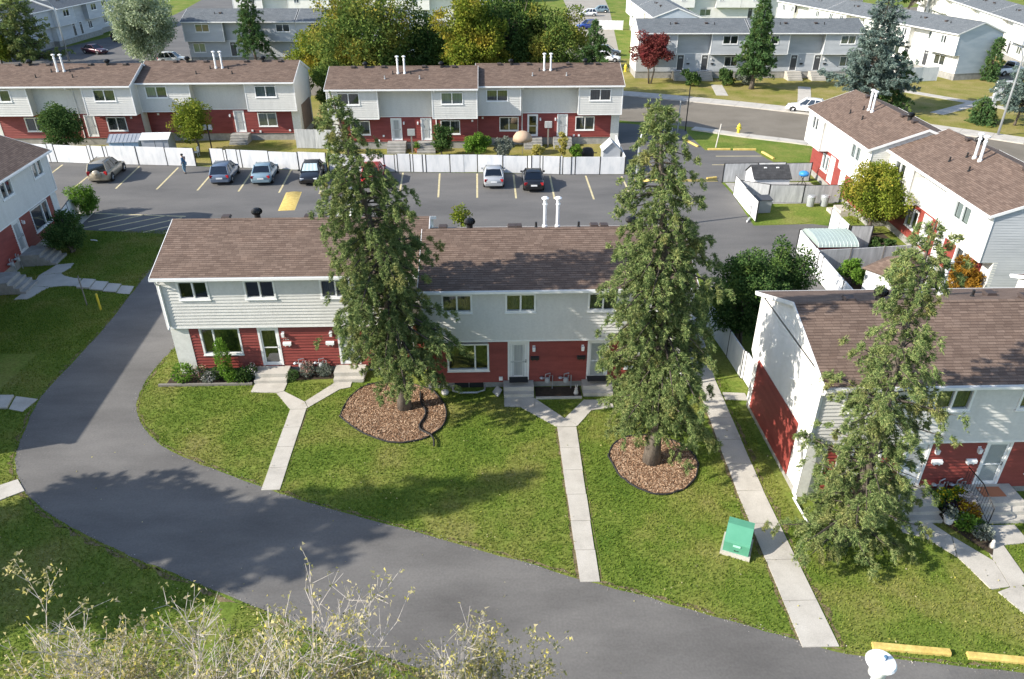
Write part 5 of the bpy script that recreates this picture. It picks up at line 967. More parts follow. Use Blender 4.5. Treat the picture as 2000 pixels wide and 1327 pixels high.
paint('paint_white', (0.78, 0.79, 0.80), .3, 0); paint('paint_maroon', (0.07, 0.018, 0.03)); paint('paint_blue', (0.02, 0.06, 0.30)); paint('paint_grey', (0.10, 0.115, 0.13)); paint('paint_red', (0.42, 0.02, 0.018), .3, 0)
up_ = R(94.5)
car('gold SUV with spare wheel on its rear door, parked facing the fence', 'suv', 'paint_gold', (-33.75, 64.8), up_, spare=True)
car('slate-blue hatchback parked facing the fence next to the pale blue sedan', 'hatch', 'paint_slate', (-23.2, 63.9), up_)
car('pale ice-blue sedan parked facing the fence', 'sedan', 'paint_ice', (-19.7, 63.8), up_)
car('black soft-top car parked nose out with a foil sunshade in its windscreen', 'sedan', 'paint_black', (-15.6, 63.6), R(-86), shade=True, soft=True)
car('red car mostly hidden behind the leaning spruce', 'hatch', 'paint_red', (-10.2, 63.2), R(92))
car('silver sedan parked in a stall facing the fence', 'sedan', 'paint_silver', (.25, 62.3), R(90.5))
car('black sedan with red tail lights parked beside the silver sedan', 'sedan', 'paint_black', (3.6, 61.3), R(89.5))
car('white crossover driving along the street past the grey row', 'hatch', 'paint_white', (37.0, 87.3), R(152), name='moving_car')
car('bright blue SUV parked on the side lane', 'suv', 'paint_blue', (20.0, 161), R(200))
car('dark grey car nose out beside the steps of the white house', 'hatch', 'paint_grey', (19.6, 128.5), R(-12))
car('white car under the dark conifer by the side lane', 'hatch', 'paint_white', (18.6, 122.4), R(-12))
car('dark maroon sedan parked below the shaded row', 'sedan', 'paint_maroon', (-65.6, 132.6), R(-25))
car('black SUV parked beside the maroon sedan', 'suv', 'paint_black', (-66.6, 146.5), R(-14))
car('black van behind the black SUV by the stair', 'suv', 'paint_black', (-68.6, 156.5), R(-14))
car('white car behind the long brown roof near the silver-leaved tree', 'suv', 'paint_white', (-48.9, 122.6), R(5))
car('white car parked past the end of the slate roof', 'sedan', 'paint_white', (-50.5, 157), R(10))
car('white car at the top of the side lane', 'hatch', 'paint_white', (22.8, 183), R(180))
car('teal car parked at the top of the side lane', 'hatch', 'paint_ice', (26.4, 190), R(180))
car('white pickup truck behind the cedar hedge at the blue-grey gable', 'truck', 'paint_white', (75.2, 109.6), R(15))
# ------------------------------------------------------------ the walking person
def person(label, loc, rz):
    root = thing('person', label, 'person', (*loc, .012), rz)
    J = {'pel': (0, 0, .92), 'waist': (0, -.01, 1.06), 'chest': (.02, 0, 1.30), 'neck': (.04, 0, 1.47), 'head': (.06, 0, 1.56), 'top': (.07, 0, 1.70),
         'lh': (0, .09, .90), 'lk': (.12, .10, .50), 'la': (-.02, .10, .09), 'lt': (.13, .10, .05), 'rh': (0, -.09, .90), 'rk': (.10, -.10, .49), 'ra': (.20, -.10, .09), 'rt': (.36, -.10, .06),
         'ls': (.03, .18, 1.41), 'le': (-.05, .25, 1.13), 'lw': (.08, .26, .92), 'rs': (.03, -.18, 1.41), 're': (.10, -.26, 1.15), 'rw': (.30, -.22, 1.04)}
    Rr = {'pel': (.14, .12), 'waist': (.13, .11), 'chest': (.16, .12), 'neck': (.055, .055), 'head': (.085, .095), 'top': (.07, .08), 'lh': .09, 'lk': .065, 'la': .045, 'lt': .035, 'rh': .09, 'rk': .065, 'ra': .045, 'rt': .035, 'ls': .065, 'le': .047, 'lw': .032, 'rs': .065, 're': .047, 'rw': .032}
    Ed = [('pel', 'waist'), ('waist', 'chest'), ('chest', 'neck'), ('neck', 'head'), ('head', 'top'), ('pel', 'lh'), ('lh', 'lk'), ('lk', 'la'), ('la', 'lt'), ('pel', 'rh'), ('rh', 'rk'), ('rk', 'ra'), ('ra', 'rt'), ('chest', 'ls'), ('ls', 'le'), ('le', 'lw'), ('chest', 'rs'), ('rs', 're'), ('re', 'rw')]
    for sd in ('l', 'r'):                       # palm, four fingers and thumb
        w_ = Vector(J[sd+'w']); dr = (w_-Vector(J[sd+'e'])).normalized(); sg = 1 if sd == 'l' else -1
        J[sd+'p'] = tuple(w_+dr*.08); Rr[sd+'p'] = .034; Ed.append((sd+'w', sd+'p'))
        for k in range(4):
            a = w_+dr*.12+Vector((.018*(k-1.5), 0, .0)); b = a+dr*(.045+.01*(1-abs(k-1.5)))+Vector((0, -sg*.02, 0)); J[f'{sd}f{k}'] = tuple(a); J[f'{sd}g{k}'] = tuple(b); Rr[f'{sd}f{k}'] = .0095; Rr[f'{sd}g{k}'] = .008; Ed += [(sd+'p', f'{sd}f{k}'), (f'{sd}f{k}', f'{sd}g{k}')]
        t1 = w_+dr*.06+Vector((.045, -sg*.02, 0)); J[sd+'t1'] = tuple(t1); J[sd+'t2'] = tuple(t1+dr*.04); Rr[sd+'t1'] = .011; Rr[sd+'t2'] = .009; Ed += [(sd+'p', sd+'t1'), (sd+'t1', sd+'t2')]
    def skin(names, grow, name, mat, parent):
        names = [n for n in J if n in names]; idx = {n: i for i, n in enumerate(names)}
        m = bpy.data.meshes.new(name); m.from_pydata([J[n] for n in names], [(idx[a], idx[b]) for a, b in Ed if a in idx and b in idx], []); o = link(name, m, parent)
        md = o.modifiers.new('skin', 'SKIN'); sv = m.skin_vertices[0].data
        for n in names:
            r = Rr[n]; r = (r, r) if not isinstance(r, tuple) else r; sv[idx[n]].radius = (r[0]+grow, r[1]+grow)
        sv[0].use_root = True; md.use_smooth_shade = True; sb = o.modifiers.new('sub', 'SUBSURF'); sb.levels = 1; sb.render_levels = 2; m.materials.append(MATS[mat])
        dg = bpy.context.evaluated_depsgraph_get(); me = bpy.data.meshes.new_from_object(o.evaluated_get(dg)); o.modifiers.clear(); o.data = me; 
        if not me.materials: me.materials.append(MATS[mat])
        return o
    skin(set(J), 0, 'body', 'skin', root)
    skin({'pel', 'lh', 'lk', 'la', 'rh', 'rk', 'ra'}, .022, 'trousers', 'denim', root)
    skin({'pel', 'waist', 'chest', 'ls', 'le', 'lw', 'rs', 're', 'rw'}, .024, 'jacket', 'jacket_blue', root)
    for s, a, b in (('l', 'la', 'lt'), ('r', 'ra', 'rt')): MB().tube([tuple(Vector(J[a])+Vector((-.05, 0, -.03))), tuple(Vector(J[b])+Vector((0, 0, -.01)))], [.055, .042], 8).build('shoe', 'cap_dark', root, smooth=True)
    MB().lathe([(.115, 0), (.118, .05), (.10, .10), (.05, .135), (.005, .14)], 14, (.065, 0, 1.645)).add([(.15, -.07, 1.655), (.15, .07, 1.655), (.25, .05, 1.635), (.25, -.05, 1.635), (.15, -.07, 1.665), (.15, .07, 1.665), (.25, .05, 1.645), (.25, -.05, 1.645)], [(0, 3, 2, 1), (4, 5, 6, 7), (0, 1, 5, 4), (1, 2, 6, 5), (2, 3, 7, 6), (3, 0, 4, 7)]).build('cap', 'cap_dark', root, smooth=False)
    MB().lathe([(.012, -.015), (.016, 0), (.006, .02)], 6, (.165, 0, 1.575)).build('nose', 'skin', root)
    for s in (-1, 1):
        MB().lathe([(.008, -.008), (.011, 0), (.004, .008)], 6, (.155, s*.032, 1.60)).build('eye', 'cap_dark', root); MB().cbox((.07, s*.098, 1.57), .035, .02, .055).build('ear', 'skin', root)
    MB().box(.152, -.022, 1.525, .162, .022, 1.533).build('mouth', 'terracotta', root)
person('person in blue jacket, jeans and dark cap walking past the white fence', (-27.2, 65.4), R(160))
plain('shed_blue', (0.36, 0.48, 0.58), 0.5, 0.2); plain('shed_grey', (0.34, 0.36, 0.39), 0.6); plain('box_pale', (0.35, 0.62, 0.50), 0.5)
# ------------------------------------------------------------ fences, sheds, steps, street furniture, garden things
def fence(label, pts, H=1.55, mats=('fence_white',), gap=0.04, posts=True, rail=False, postm='post_black', group=None, inset=0.0, seed=0):
    """pts: ground points; every span is one panel with a post at each end."""
    r_ = random.Random(seed); root = thing('fence', label, 'fence', (pts[0][0], pts[0][1], 0), 0, group); ox, oy = pts[0]
    for i in range(len(pts)-1):
        if pts[i+1] is None or pts[i] is None: continue
        a, b = Vector(pts[i]), Vector(pts[i+1]); d = (b-a).normalized(); n_ = Vector((-d.y, d.x)); L_ = (b-a).length; h = H+r_.uniform(-.05, .05)
        a2, b2 = a+d*gap, b-d*gap; o = Vector((ox, oy)); t = .03; k = max(1, int(L_/1.2)); mb = MB()
        for j in range(k):
            p, q = a2.lerp(b2, j/k)-o, a2.lerp(b2, (j+1)/k-.004)-o; w0 = r_.uniform(-.012, .012); p, q = p+n_*w0, q+n_*w0
            mb.add([(p.x-n_.x*t, p.y-n_.y*t, .05), (q.x-n_.x*t, q.y-n_.y*t, .05), (q.x+n_.x*t, q.y+n_.y*t, .05), (p.x+n_.x*t, p.y+n_.y*t, .05), (p.x-n_.x*t, p.y-n_.y*t, h), (q.x-n_.x*t, q.y-n_.y*t, h), (q.x+n_.x*t, q.y+n_.y*t, h), (p.x+n_.x*t, p.y+n_.y*t, h)], [(0, 3, 2, 1), (4, 5, 6, 7), (0, 1, 5, 4), (1, 2, 6, 5), (2, 3, 7, 6), (3, 0, 4, 7)])
        mb.build('panel', mats[i % len(mats)], root)
        if rail: MB().tube([(*(a-o), h+.02), (*(b-o), h+.02)], .03, 4).build('top_rail', postm, root)
    if posts:
        for i, p in enumerate(pts):
            if p is None: continue
            MB().cbox((p[0]-ox, p[1]-oy, -.05), .075, .075, H+.07).build('post', postm, root)
    return root
fence('white panel fence behind the gold SUV and walking person', [(-48, 70.2), (-44.6, 69.8), (-41.0, 69.25), (-40.4, 69.2), (-37.04, 68.65), (-36.7, 68.6), (-35.55, 68.45), (-35.2, 68.4), (-32.45, 68.15), (-29.7, 67.85), (-27.0, 67.55)], 1.7, seed=1)
fence('white panel fence behind the blue cars', [(-25.5, 67.35), (-24.2, 67.15), (-23.95, 67.1), (-22.95, 66.95), (-22.6, 66.9), (-20.0, 66.5), (-17.3, 66.1), (-14.7, 65.7)], 1.65, seed=2)
fence('white panel fence behind the silver and black sedans', [(-14.5, 65.66), (-12, 65.5), (-9.5, 65.32), (-8.55, 65.28), (-8.3, 65.26), (-7.15, 65.2), (-6.9, 65.18), (-6.05, 65.1), (-5.75, 65.06), (-3.6, 64.98), (-1.15, 64.9), (1.1, 64.7), (3.3, 64.5), (3.65, 64.4), (4.4, 64.34), (4.65, 64.3), (6.15, 64.12), (6.4, 64.1), (7.15, 64.06), (7.5, 64.05), (9.7, 64.0), (11.9, 63.95), (12.0, 67.5), (12.2, 71.5)], 1.6, seed=3)
fence('tall pale fence filling the gap between the long row and the garden row', [(-19.1, 73.4), (-17.2, 73.2), (-15.4, 72.9)], 1.9, ('fence_grey',), postm='fence_grey', seed=4)
fence('grey-white yard fence with black top rail beside the yellow stall blocks', [(19.97, 61.4), (22.9, 61.45), (25.3, 61.5), (27.6, 61.55)], 1.65, ('fence_grey', 'fence_white'), rail=True, seed=5)
fence('white fence end facing the asphalt beside the dark-roofed shed', [(20.0, 58.1), (19.9, 55.0), (19.88, 51.95)], 1.6, ('fence_white',), gap=.04, rail=True, seed=6)
fence('weathered yard fence behind the garbage bins', [(20.0, 57.4), (22.2, 56.2), (24.9, 56.0), (27.9, 56.0)], 1.5, ('fence_grey',), rail=True, seed=7)
fence('white fence beside the arched metal shed', [(20.85, 46.2), (20.7, 43.0), (20.62, 42.3), (20.6, 41.6), (20.45, 38.2), (20.4, 36.4)], 1.65, ('fence_white',), gap=.05, seed=8)
fence('weathered white fence between the arched shed and the brown-roofed shed', [(20.8, 42.9), (23.0, 43.1), (25.3, 43.4), (27.3, 43.7)], 1.55, ('fence_grey',), gap=.02, posts=True, postm='grey_wood', seed=9)
fence('short fence piece and open gate by the paved back entry', [(24.3, 46.5), (24.35, 48.0), (24.5, 49.8)], 1.8, ('fence_white',), seed=10)
fence('grey back fence behind the arched shed', [(20.95, 46.5), (22.6, 46.6), (24.2, 46.7)], 1.5, ('fence_grey',), seed=16)
fence('small white gate panel with round emblem plate by the back garden', [(24.4, 46.45), (25.9, 46.4)], 1.75, ('fence_grey',), rail=True, seed=17)
fence('white boundary fence in the shade behind the white gable', [(11.95, 35.8), (12.2, 32.6), (12.3, 30.6), (12.4, 30.45), (12.45, 29.3), (12.5, 28.9)], 1.55, ('fence_white',), gap=.03, seed=11)
fence('pale fence panel beside the painted crosshatch', [(-30.9, 51.2), (-31.3, 53.0), (-31.8, 55.0)], 1.6, ('fence_white',), gap=.03, rail=True, seed=12)
fence('white vinyl fence round the yard of the long white row', [(62.3, 105.4), (60.0, 105.0), (57.0, 104.2), (56.3, 107.8), (55.4, 112)], 1.9, ('fence_white',), gap=.03, postm='white_paint', seed=13)
fence('white fence beside the side lane beyond the blue SUV', [(21.5, 160), (27.0, 159)], 1.8, ('fence_white',), postm='white_paint', seed=14)

# sheds
def gable_shed(label, loc, rz, sx, sy, h, rise, wallm, roofm, side='x', doors=True, skylights=0, ribs=False):
    t = thing('garden_shed', label, 'shed', (*loc, .015), rz); hx, hy = sx/2, sy/2
    MB().box(-hx, -hy, 0, hx, hy, h).add([(-hx, -hy, h), (-hx, hy, h), (-hx, 0, h+rise)], [(0, 2, 1)]).add([(hx, -hy, h), (hx, hy, h), (hx, 0, h+rise)], [(0, 1, 2)]).build('wall', wallm, t)
    e = .12
    for s in (-1, 1):
        sl = MB(); n = 8
        ox, y1, z1 = hx+e, s*(hy+e), h-e*rise/hy
        sl.add([(-ox, y1, z1), (ox, y1, z1), (ox, 0, h+rise), (-ox, 0, h+rise), (-ox, y1, z1+.05), (ox, y1, z1+.05), (ox, 0, h+rise+.05), (-ox, 0, h+rise+.05)], [(0, 3, 2, 1), (4, 5, 6, 7), (0, 1, 5, 4), (1, 2, 6, 5), (2, 3, 7, 6), (3, 0, 4, 7)])
        m = sl.mesh('roof'); uv = m.uv_layers.new(name='UVMap'); uv.data.foreach_set('uv', [c for lp in m.loops for c in (m.vertices[lp.vertex_index].co.x, m.vertices[lp.vertex_index].co.y)]); m.materials.append(MATS[roofm]); r = link('roof', m, t)
        if ribs:
            for i in range(9): x = -ox+(2*ox)*i/8; MB().tube([(x, y1, z1+.06), (x, 0, h+rise+.06)], .022, 4).build('rib', roofm, r)
        if skylights and s < 0:
            for x in (-hx*.3, hx*.4): MB().cbox((x, -hy*.25, h+rise*.75+.03), .22, .22, .06).build('skylight', 'white_paint', r)
    if doors:
        for s in (-1, 1): MB().box(s*.36-.34, -hy-.025, .05, s*.36+.34, -hy-.004, h-.08).build('door', wallm, t)
        MB().box(-.02, -hy-.03, .05, .02, -hy-.024, h-.08).build('door_gap', 'black_metal', t)
    return t
gable_shed('ribbed pale-blue metal shed behind the fence and gold SUV', (-34.2, 70.6), R(4), 2.6, 2.0, 1.75, .45, 'shed_blue', 'galvanised', ribs=True)
gable_shed('grey plastic shed with pale roof beside the ribbed shed', (-31.2, 70.4), R(3), 2.4, 1.9, 2.0, .35, 'shed_grey', 'fence_white')
gable_shed('small grey steep-roofed shed at the fence corner by the driveway', (10.9, 66.2), R(90), 1.5, 1.5, 1.75, .7, 'shed_grey', 'fence_grey')
gable_shed('white shed with black shingle roof and two small skylights', (22.9, 58.9), R(0), 2.9, 2.2, 1.5, .75, 'fence_white', 'dark_shingles', skylights=2, doors=False)
t = thing('garden_shed', 'square shed with brown shingle hip roof between the yellow bushes', 'shed', (24.4, 40.0, .018), R(35)); MB().box(-1.2, -1.2, 0, 1.2, 1.2, 1.5).build('wall', 'fence_white', t)
for k in range(4):
    hm = MB().add([(-1.38, -1.38, 1.46), (1.38, -1.38, 1.46), (0, 0, 2.35)], [(0, 1, 2)]).add([(-1.38, -1.38, 1.40), (1.38, -1.38, 1.40), (1.38, -1.38, 1.46), (-1.38, -1.38, 1.46)], [(0, 1, 2, 3)]).mesh('roof_slope'); uv = hm.uv_layers.new(name='UVMap'); uv.data.foreach_set('uv', [c for lp in hm.loops for c in (hm.vertices[lp.vertex_index].co.x, hm.vertices[lp.vertex_index].co.y)]); hm.materials.append(MATS['brown_shingles']); link('roof_slope', hm, t, (0, 0, 0), k*math.pi/2)
# arched metal shed
t = thing('garden_shed', 'arched metal shed with pale green roof and red wall beside the white fence', 'shed', (22.4, 45.0, .018), 0)
MB().box(-1.25, -1.3, 0, 1.25, 1.3, 1.45).build('wall', 'red_siding', t)
prof = [(1.42*math.cos(math.pi*i/10), 1.42+.48*math.sin(math.pi*i/10)) for i in range(11)]; mb = MB(); mb.add([(s*1.32, y, z) for s in (-1, 1) for y, z in prof], [(i, i+1, 12+i, 11+i) for i in range(10)]+[tuple(range(10, -1, -1)), tuple(range(11, 22))])
plain('arch_metal', (0.42, 0.50, 0.47), 0.45, 0.3); mb.build('roof', 'arch_metal', t, smooth=False)
for i in range(12): MB().tube([(-1.3+2.6*i/11, y, z+.01) for y, z in prof], .016, 4).build('rib', 'arch_metal', t)
# concrete steps: stacked treads
def steps(label, loc, rz, w=1.55, plat=1.0, n=2, rise=.17, run=.30, group='concrete front steps', mat='concrete'):
    o = thing('concrete_steps', label, 'steps', (*loc, 0), rz, group)
    MB().box(-w/2, -plat, -.05, w/2, -.01, rise*(n+1)-.02).build('platform', mat, o)
    for i in range(n):
        z = rise*(n-i); y0 = -plat-run*(i+1); MB().box(-w/2+.01, y0, -.05, w/2-.01, y0+run-.004, z-.02).build('tread', mat, o)
    return o
steps('concrete steps at the glass storm door of number 126', (-10.98, 31.78), 0, 1.6, .75, 1, .21, .3)
steps('concrete steps partly hidden behind the leaning spruce', (-7.15, 31.78), 0, 1.5, .75, 1, .21, .3)
steps('concrete steps at the white french door with black mat', (1.2, 30.06), 0, 1.45, .6, 1, .22, .3)
steps('concrete steps at the door behind the thick green spruce', (5.0, 30.06), 0, 1.45, .6, 1, .22, .3)
steps('concrete steps behind the scraggly spruce', (16.2, 21.9), 0, 1.5, 1.0, 2, .17, .3)
steps('concrete steps with black iron railing', (19.4, 21.9), 0, 1.9, 1.1, 2, .17, .3)
a_ = R(90+4.2)
def on_row(o, x, y): c, s = math.cos(o.rotation_euler.z), math.sin(o.rotation_euler.z); return (o.location.x+x*c-y*s, o.location.y+x*s+y*c)
steps('concrete steps at the white door of the shaded row', on_row(rl, 22.6, -.2), a_, 1.7, 1.2, 3, .20, .3, mat='old_concrete')
steps('concrete steps cut by the picture edge at the shaded row', on_row(rl, 18.3, -.2), a_, 1.7, 1.2, 3, .20, .3, mat='old_concrete')
for x, y, lb in ((-25.3, 76.5, 'grey concrete back steps beside the orange-leaved tree'), (-9.1, 72.8, 'back steps at the first white garden door'), (-6.2, 72.8, 'back steps with terracotta pots'), (4.25, 74.0, 'back steps at the dark-glass garden door'), (7.2, 74.0, 'back steps beside the small lime shrub')): steps(lb, (x, y), 0, 1.8, .9, 3, .21, .28, 'back door steps', 'old_concrete')
for d, lb in ((22.1, 'pale concrete steps with dark railing before the grey row'), (25.4, 'pale concrete steps right of the dark railing before the grey row'), (6.2, 'pale concrete steps behind the red-leaved tree'), (9.6, 'pale concrete steps between the shrubs of the grey row')): steps(lb, on_row(fe, d, .85), R(-1.5), 2.0, 1.0, 3, .26, .32, 'steps of the grey row')
# mats
tag(MB().box(.75, 29.5, .645, 1.65, 29.98, .665).build('door_mat', 'black_rubber'), 'black door mat on the steps of the french door', 'door mat')
tag(MB().box(4.5, 29.5, .645, 5.75, 29.98, .665).build('door_mat', 'black_rubber'), 'wide black door mat on the steps behind the thick spruce', 'door mat')
tag(MB().box(18.9, 21.15, .495, 19.8, 21.7, .515).build('door_mat', 'terracotta'), 'brown door mat on the steps with the iron railing', 'door mat')
# iron railing
rl_ = thing('iron_railing', 'black iron stair railing with thin balusters beside the flower bed', 'railing', (18.42, 20.0, 0))
MB().tube([(0, 1.85, 1.42), (0, .85, 1.42), (0, -.05, 1.0)], .022, 5).tube([(0, -.05, 1.0), (0, -.05, .15)], .02, 5).build('handrail', 'black_metal', rl_)
MB().tube([(0, 1.85, .62), (0, .85, .62), (0, -.05, .28)], .015, 4).build('bottom_rail', 'black_metal', rl_)
for i in range(14):
    y = 1.80-1.85*i/14; zt_ = 1.42 if y > .85 else 1.42-.42*(.85-y)/.9; zb_ = .62 if y > .85 else .62-.34*(.85-y)/.9; MB().tube([(0, y, zb_), (0, y, zt_)], .009, 4).build('baluster', 'black_metal', rl_)
# transformer box
tb = thing('transformer_box', 'green metal transformer box on a white concrete base beside the sidewalk', 'utility box', (8.75, 19.25, 0), R(-25))
MB().box(-.52, -.50, -.03, .52, .52, .17).build('base', 'concrete', tb)
sec = [(-.44, .17), (-.44, .60), (-.40, .68), (.10, 1.02), (.44, 1.02), (.44, .17)]
MB().add([(s*.45, y, z) for s in (-1, 1) for y, z in sec], [(i, i+1, 7+i, 6+i) for i in range(5)]+[tuple(range(5, -1, -1)), tuple(range(6, 12)), (5, 0, 6, 11)]).build('cabinet', 'box_green', tb)
MB().box(-.12, -.47, .48, .14, -.442, .55).build('label_plate', 'box_pale', tb); MB().box(-.06, -.455, .27, .0, -.442, .31).box(.03, -.455, .27, .05, -.442, .31).box(.07, -.455, .27, .09, -.442, .31).build('stencil_mark', 'black_metal', tb)
MB().tube([(-.455, -.42, .6), (.455, -.42, .6)], .015, 5).build('lid_seam', 'box_green', tb)
# yellow parking blocks
def block(label, a, b, h=.16, w=.22, z=0.0):
    d = Vector((b[0]-a[0], b[1]-a[1])); L_ = d.length; o = MB().add([(x, s*k*w/2, z_) for x, e in ((0, 1), (L_, 1)) for s, z_, k in ((-1, 0, 1), (-1, h*.6, 1), (-1, h, .7), (1, h, .7), (1, h*.6, 1), (1, 0, 1))], [(i, i+1, 7+i, 6+i) for i in range(5)]+[(5, 0, 6, 11), tuple(range(5, -1, -1)), tuple(range(6, 12))]).build('parking_block', 'yellow_paint', None, (a[0], a[1], z), math.atan2(d.y, d.x)); tag(o, label, 'parking block', 'yellow concrete parking blocks')
block('yellow concrete parking block on the grass next to the sidewalk end', (11.8, 14.98), (14.1, 14.66)); block('yellow concrete parking block farther from the sidewalk end', (14.6, 14.55), (17.0, 14.2))
block('yellow parking block by the tilted post beside the small lawn', (21.4, 71.6), (23.6, 71.55)); block('yellow parking block in the middle of the small lawn edge', (23.9, 71.45), (26.1, 71.4)); block('yellow parking block set slantwise at the small lawn corner', (26.45, 70.5), (26.8, 68.2)); block('yellow parking block at the corner beside the driveway post', (20.7, 72.6), (19.9, 75.6)); block('yellow parking block lying in the shed yard', (26.6, 57.5), (26.3, 59.4))
block('pale yellow curb stop beside the grey-white yard fence', (18.9, 62.35), (19.8, 62.6))
tag(MB().box(-16.4, 30.62, -.02, -11.85, 30.74, .12).build('garden_border', 'grey_wood'), 'weathered timber border along the flower bed of number 126', 'garden border')
tag(MB().box(2.0, 29.0, -.02, 4.2, 29.1, .10).build('garden_border', 'concrete'), 'low concrete border between the two front steps', 'garden border')
# lamp posts
t = thing('lamp_post', 'white lamp post top with round disc head rising beside the lane', 'lamp post', (7.75, 9.45, 0))
MB().lathe([(.11, -.1), (.09, .5), (.07, 6.55)], 12).build('pole', 'white_paint', t, smooth=True); MB().lathe([(.09, 6.5), (.17, 6.55), (.17, 6.8), (.15, 6.85)], 14).build('neck', 'white_paint', t, smooth=True)
MB().lathe([(.05, 6.84), (.28, 6.87), (.30, 6.91), (.27, 6.96), (.06, 7.0), (.055, 7.0), (.055, 7.03), (.02, 7.03)], 24).build('lamp_head', 'white_paint', t, smooth=False); MB().lathe([(.035, 0), (.04, .07), (.025, .09)], 8, (.08, .02, 6.98)).build('photocell', 'jacket_blue', t)
def cobra(label, loc, H, arm, rz, name='lamp_post', lean=0):
    t = thing(name, label, 'lamp post', (*loc, 0), rz); MB().tube([(0, 0, -.1), (lean*.5, 0, H*.5), (lean, 0, H*.86), (lean+arm*.25, 0, H*.97), (lean+arm*.8, 0, H)], [.13, .11, .085, .07, .05], 10).build('pole', 'galvanised', t, smooth=True)
    MB().lathe([(.03, 0), (.12, .04), (.13, .10), (.05, .16)], 10, (lean+arm, 0, H-.08)).build('lamp_head', 'white_paint', t, smooth=True)
cobra('galvanised lamp post leaning over the lawn by the white sign', (53.1, 76.0), 9.0, -2.0, R(0)); cobra('galvanised street lamp with curved arm above the long brown roof', (-66.3, 125.0), 9.0, -2.2, R(20)); cobra('tall lamp post standing beside the asphalt behind the thick spruce', (10.3, 50.5), 7.2, .4, 0)
def post(label, loc, h, mat, r=.035, lean=(0, 0), name='post', cat='post'):
    return tag(MB().tube([(0, 0, -.05), (lean[0]*h, lean[1]*h, h)], r, 6).build(name, mat, None, (*loc, 0)), label, cat)
post('thin dark steel post on the lawn of the shaded row', (-24.0, 39.6), 1.9, 'grey_wood'); post('short yellow marker post at the lane edge', (-22.9, 38.95), 1.05, 'hydrant_yellow', .06)
post('tall dark sign post at the driveway mouth', (20.9, 79.0), 4.6, 'black_metal', .06); post('grey post beside the tall dark sign post', (20.0, 78.7), 3.2, 'meter_grey', .06); post('tilted pale post on the small lawn', (22.4, 72.4), 2.3, 'pale_stone', .06, (.12, .05)); post('white bollard at the driveway corner', (18.8, 76.5), 1.0, 'white_paint', .10); post('short dark post near the garden row corner', (14.4, 84.6), 1.1, 'black_metal', .06)
def hydrant(label, loc):
    t = thing('fire_hydrant', label, 'fire hydrant', (*loc, .0)); MB().lathe([(.19, -.02), (.19, .07), (.13, .08), (.13, .60), (.18, .61), (.18, .67), (.14, .70), (.11, .80), (.05, .84), (.05, .90), (.02, .91)], 12).build('barrel', 'hydrant_yellow', t, smooth=False)
    for s in (-1, 1): MB().tube([(s*.10, 0, .48), (s*.22, 0, .48)], .06, 8).build('nozzle_cap', 'hydrant_yellow', t)
    MB().tube([(0, -.08, .45), (0, -.24, .45)], .08, 8).build('pumper_cap', 'hydrant_yellow', t)
    t.scale = (1.25, 1.25, 1.25)
hydrant('yellow fire hydrant on the small lawn by the street', (26.2, 77.6)); hydrant('yellow fire hydrant beside the white house near the side lane', (20.1, 113.5))
# white community sign
sg = thing('community_sign', 'white sign board with dark script lettering beside the lamp post', 'sign', (62.6, 90.6, 0), R(8))
MB().add([(x, y, z) for y in (-.12, .12) for x, z in ((-1.6, .5), (1.6, .5), (1.6, 2.5), (.8, 2.75), (-.8, 2.75), (-1.6, 2.7))], [(0, 5, 4, 3, 2, 1)[::-1], (6, 11, 10, 9, 8, 7), (0, 1, 7, 6), (1, 2, 8, 7), (2, 3, 9, 8), (3, 4, 10, 9), (4, 5, 11, 10), (5, 0, 6, 11)]).build('board', 'white_paint', sg)
MB().box(-1.2, -.08, 0, -1.0, .08, .5).build('leg', 'white_paint', sg); MB().box(1.0, -.08, 0, 1.2, .08, .5).build('leg', 'white_paint', sg)
digits('Tama', sg, -1.0, -.135, 1.75, .75, 'black_metal', 0, 'lettering')
sw = MB()
for i in range(12): x0, x1 = -1.3+2.6*i/12, -1.3+2.6*(i+1)/12; f = lambda x: 1.12-.16*math.sin((x+1.3)*2.2); sw.quad((x0, -.132, f(x0)-.07), (x1, -.132, f(x1)-.07), (x1, -.132, f(x1)+.06), (x0, -.132, f(x0)+.06))
sw.build('swoosh', 'jacket_blue', sg)
# bins, barbecue, umbrella, pots
def bin_(label, loc, r=.32, h=.75, mat='meter_grey'): t = thing('garbage_bin', label, 'garbage bin', (*loc, .02), 0, 'grey garbage bins by the back entry'); MB().lathe([(r*.85, 0), (r, h), (r*1.05, h), (r*1.05, h+.04)], 14).build('body', mat, t, smooth=False); MB().lathe([(r*1.06, h+.04), (r*.9, h+.12), (.05, h+.14)], 14).build('lid', 'galvanised', t)
bin_('grey garbage bin against the weathered fence', (25.3, 55.3)); bin_('grey garbage bin next to the concrete back step', (26.4, 55.3))
t = thing('storage_box', 'dark plastic storage box behind the white fence end', 'storage box', (20.9, 54.2, .016), R(5)); MB().box(-.7, -.4, 0, .7, .4, 1.0).build('body', 'meter_grey', t); MB().add([(-.75, -.45, 1.0), (.75, -.45, 1.0), (.75, .45, 1.12), (-.75, .45, 1.12), (-.75, -.45, 1.05), (.75, -.45, 1.05), (.75, .45, 1.18), (-.75, .45, 1.18)], [(0, 3, 2, 1), (4, 5, 6, 7), (0, 1, 5, 4), (1, 2, 6, 5), (2, 3, 7, 6), (3, 0, 4, 7)]).build('lid', 'meter_dark', t)
t = thing('barbecue', 'blue-lidded barbecue on legs at the yard fence corner', 'barbecue', (26.6, 60.5, .014), R(20)); MB().lathe([(.12, .75), (.38, .85), (.42, .95), (.40, 1.1), (.22, 1.2), (.03, 1.22)], 14).build('lid', 'blue_plastic', t, smooth=True)
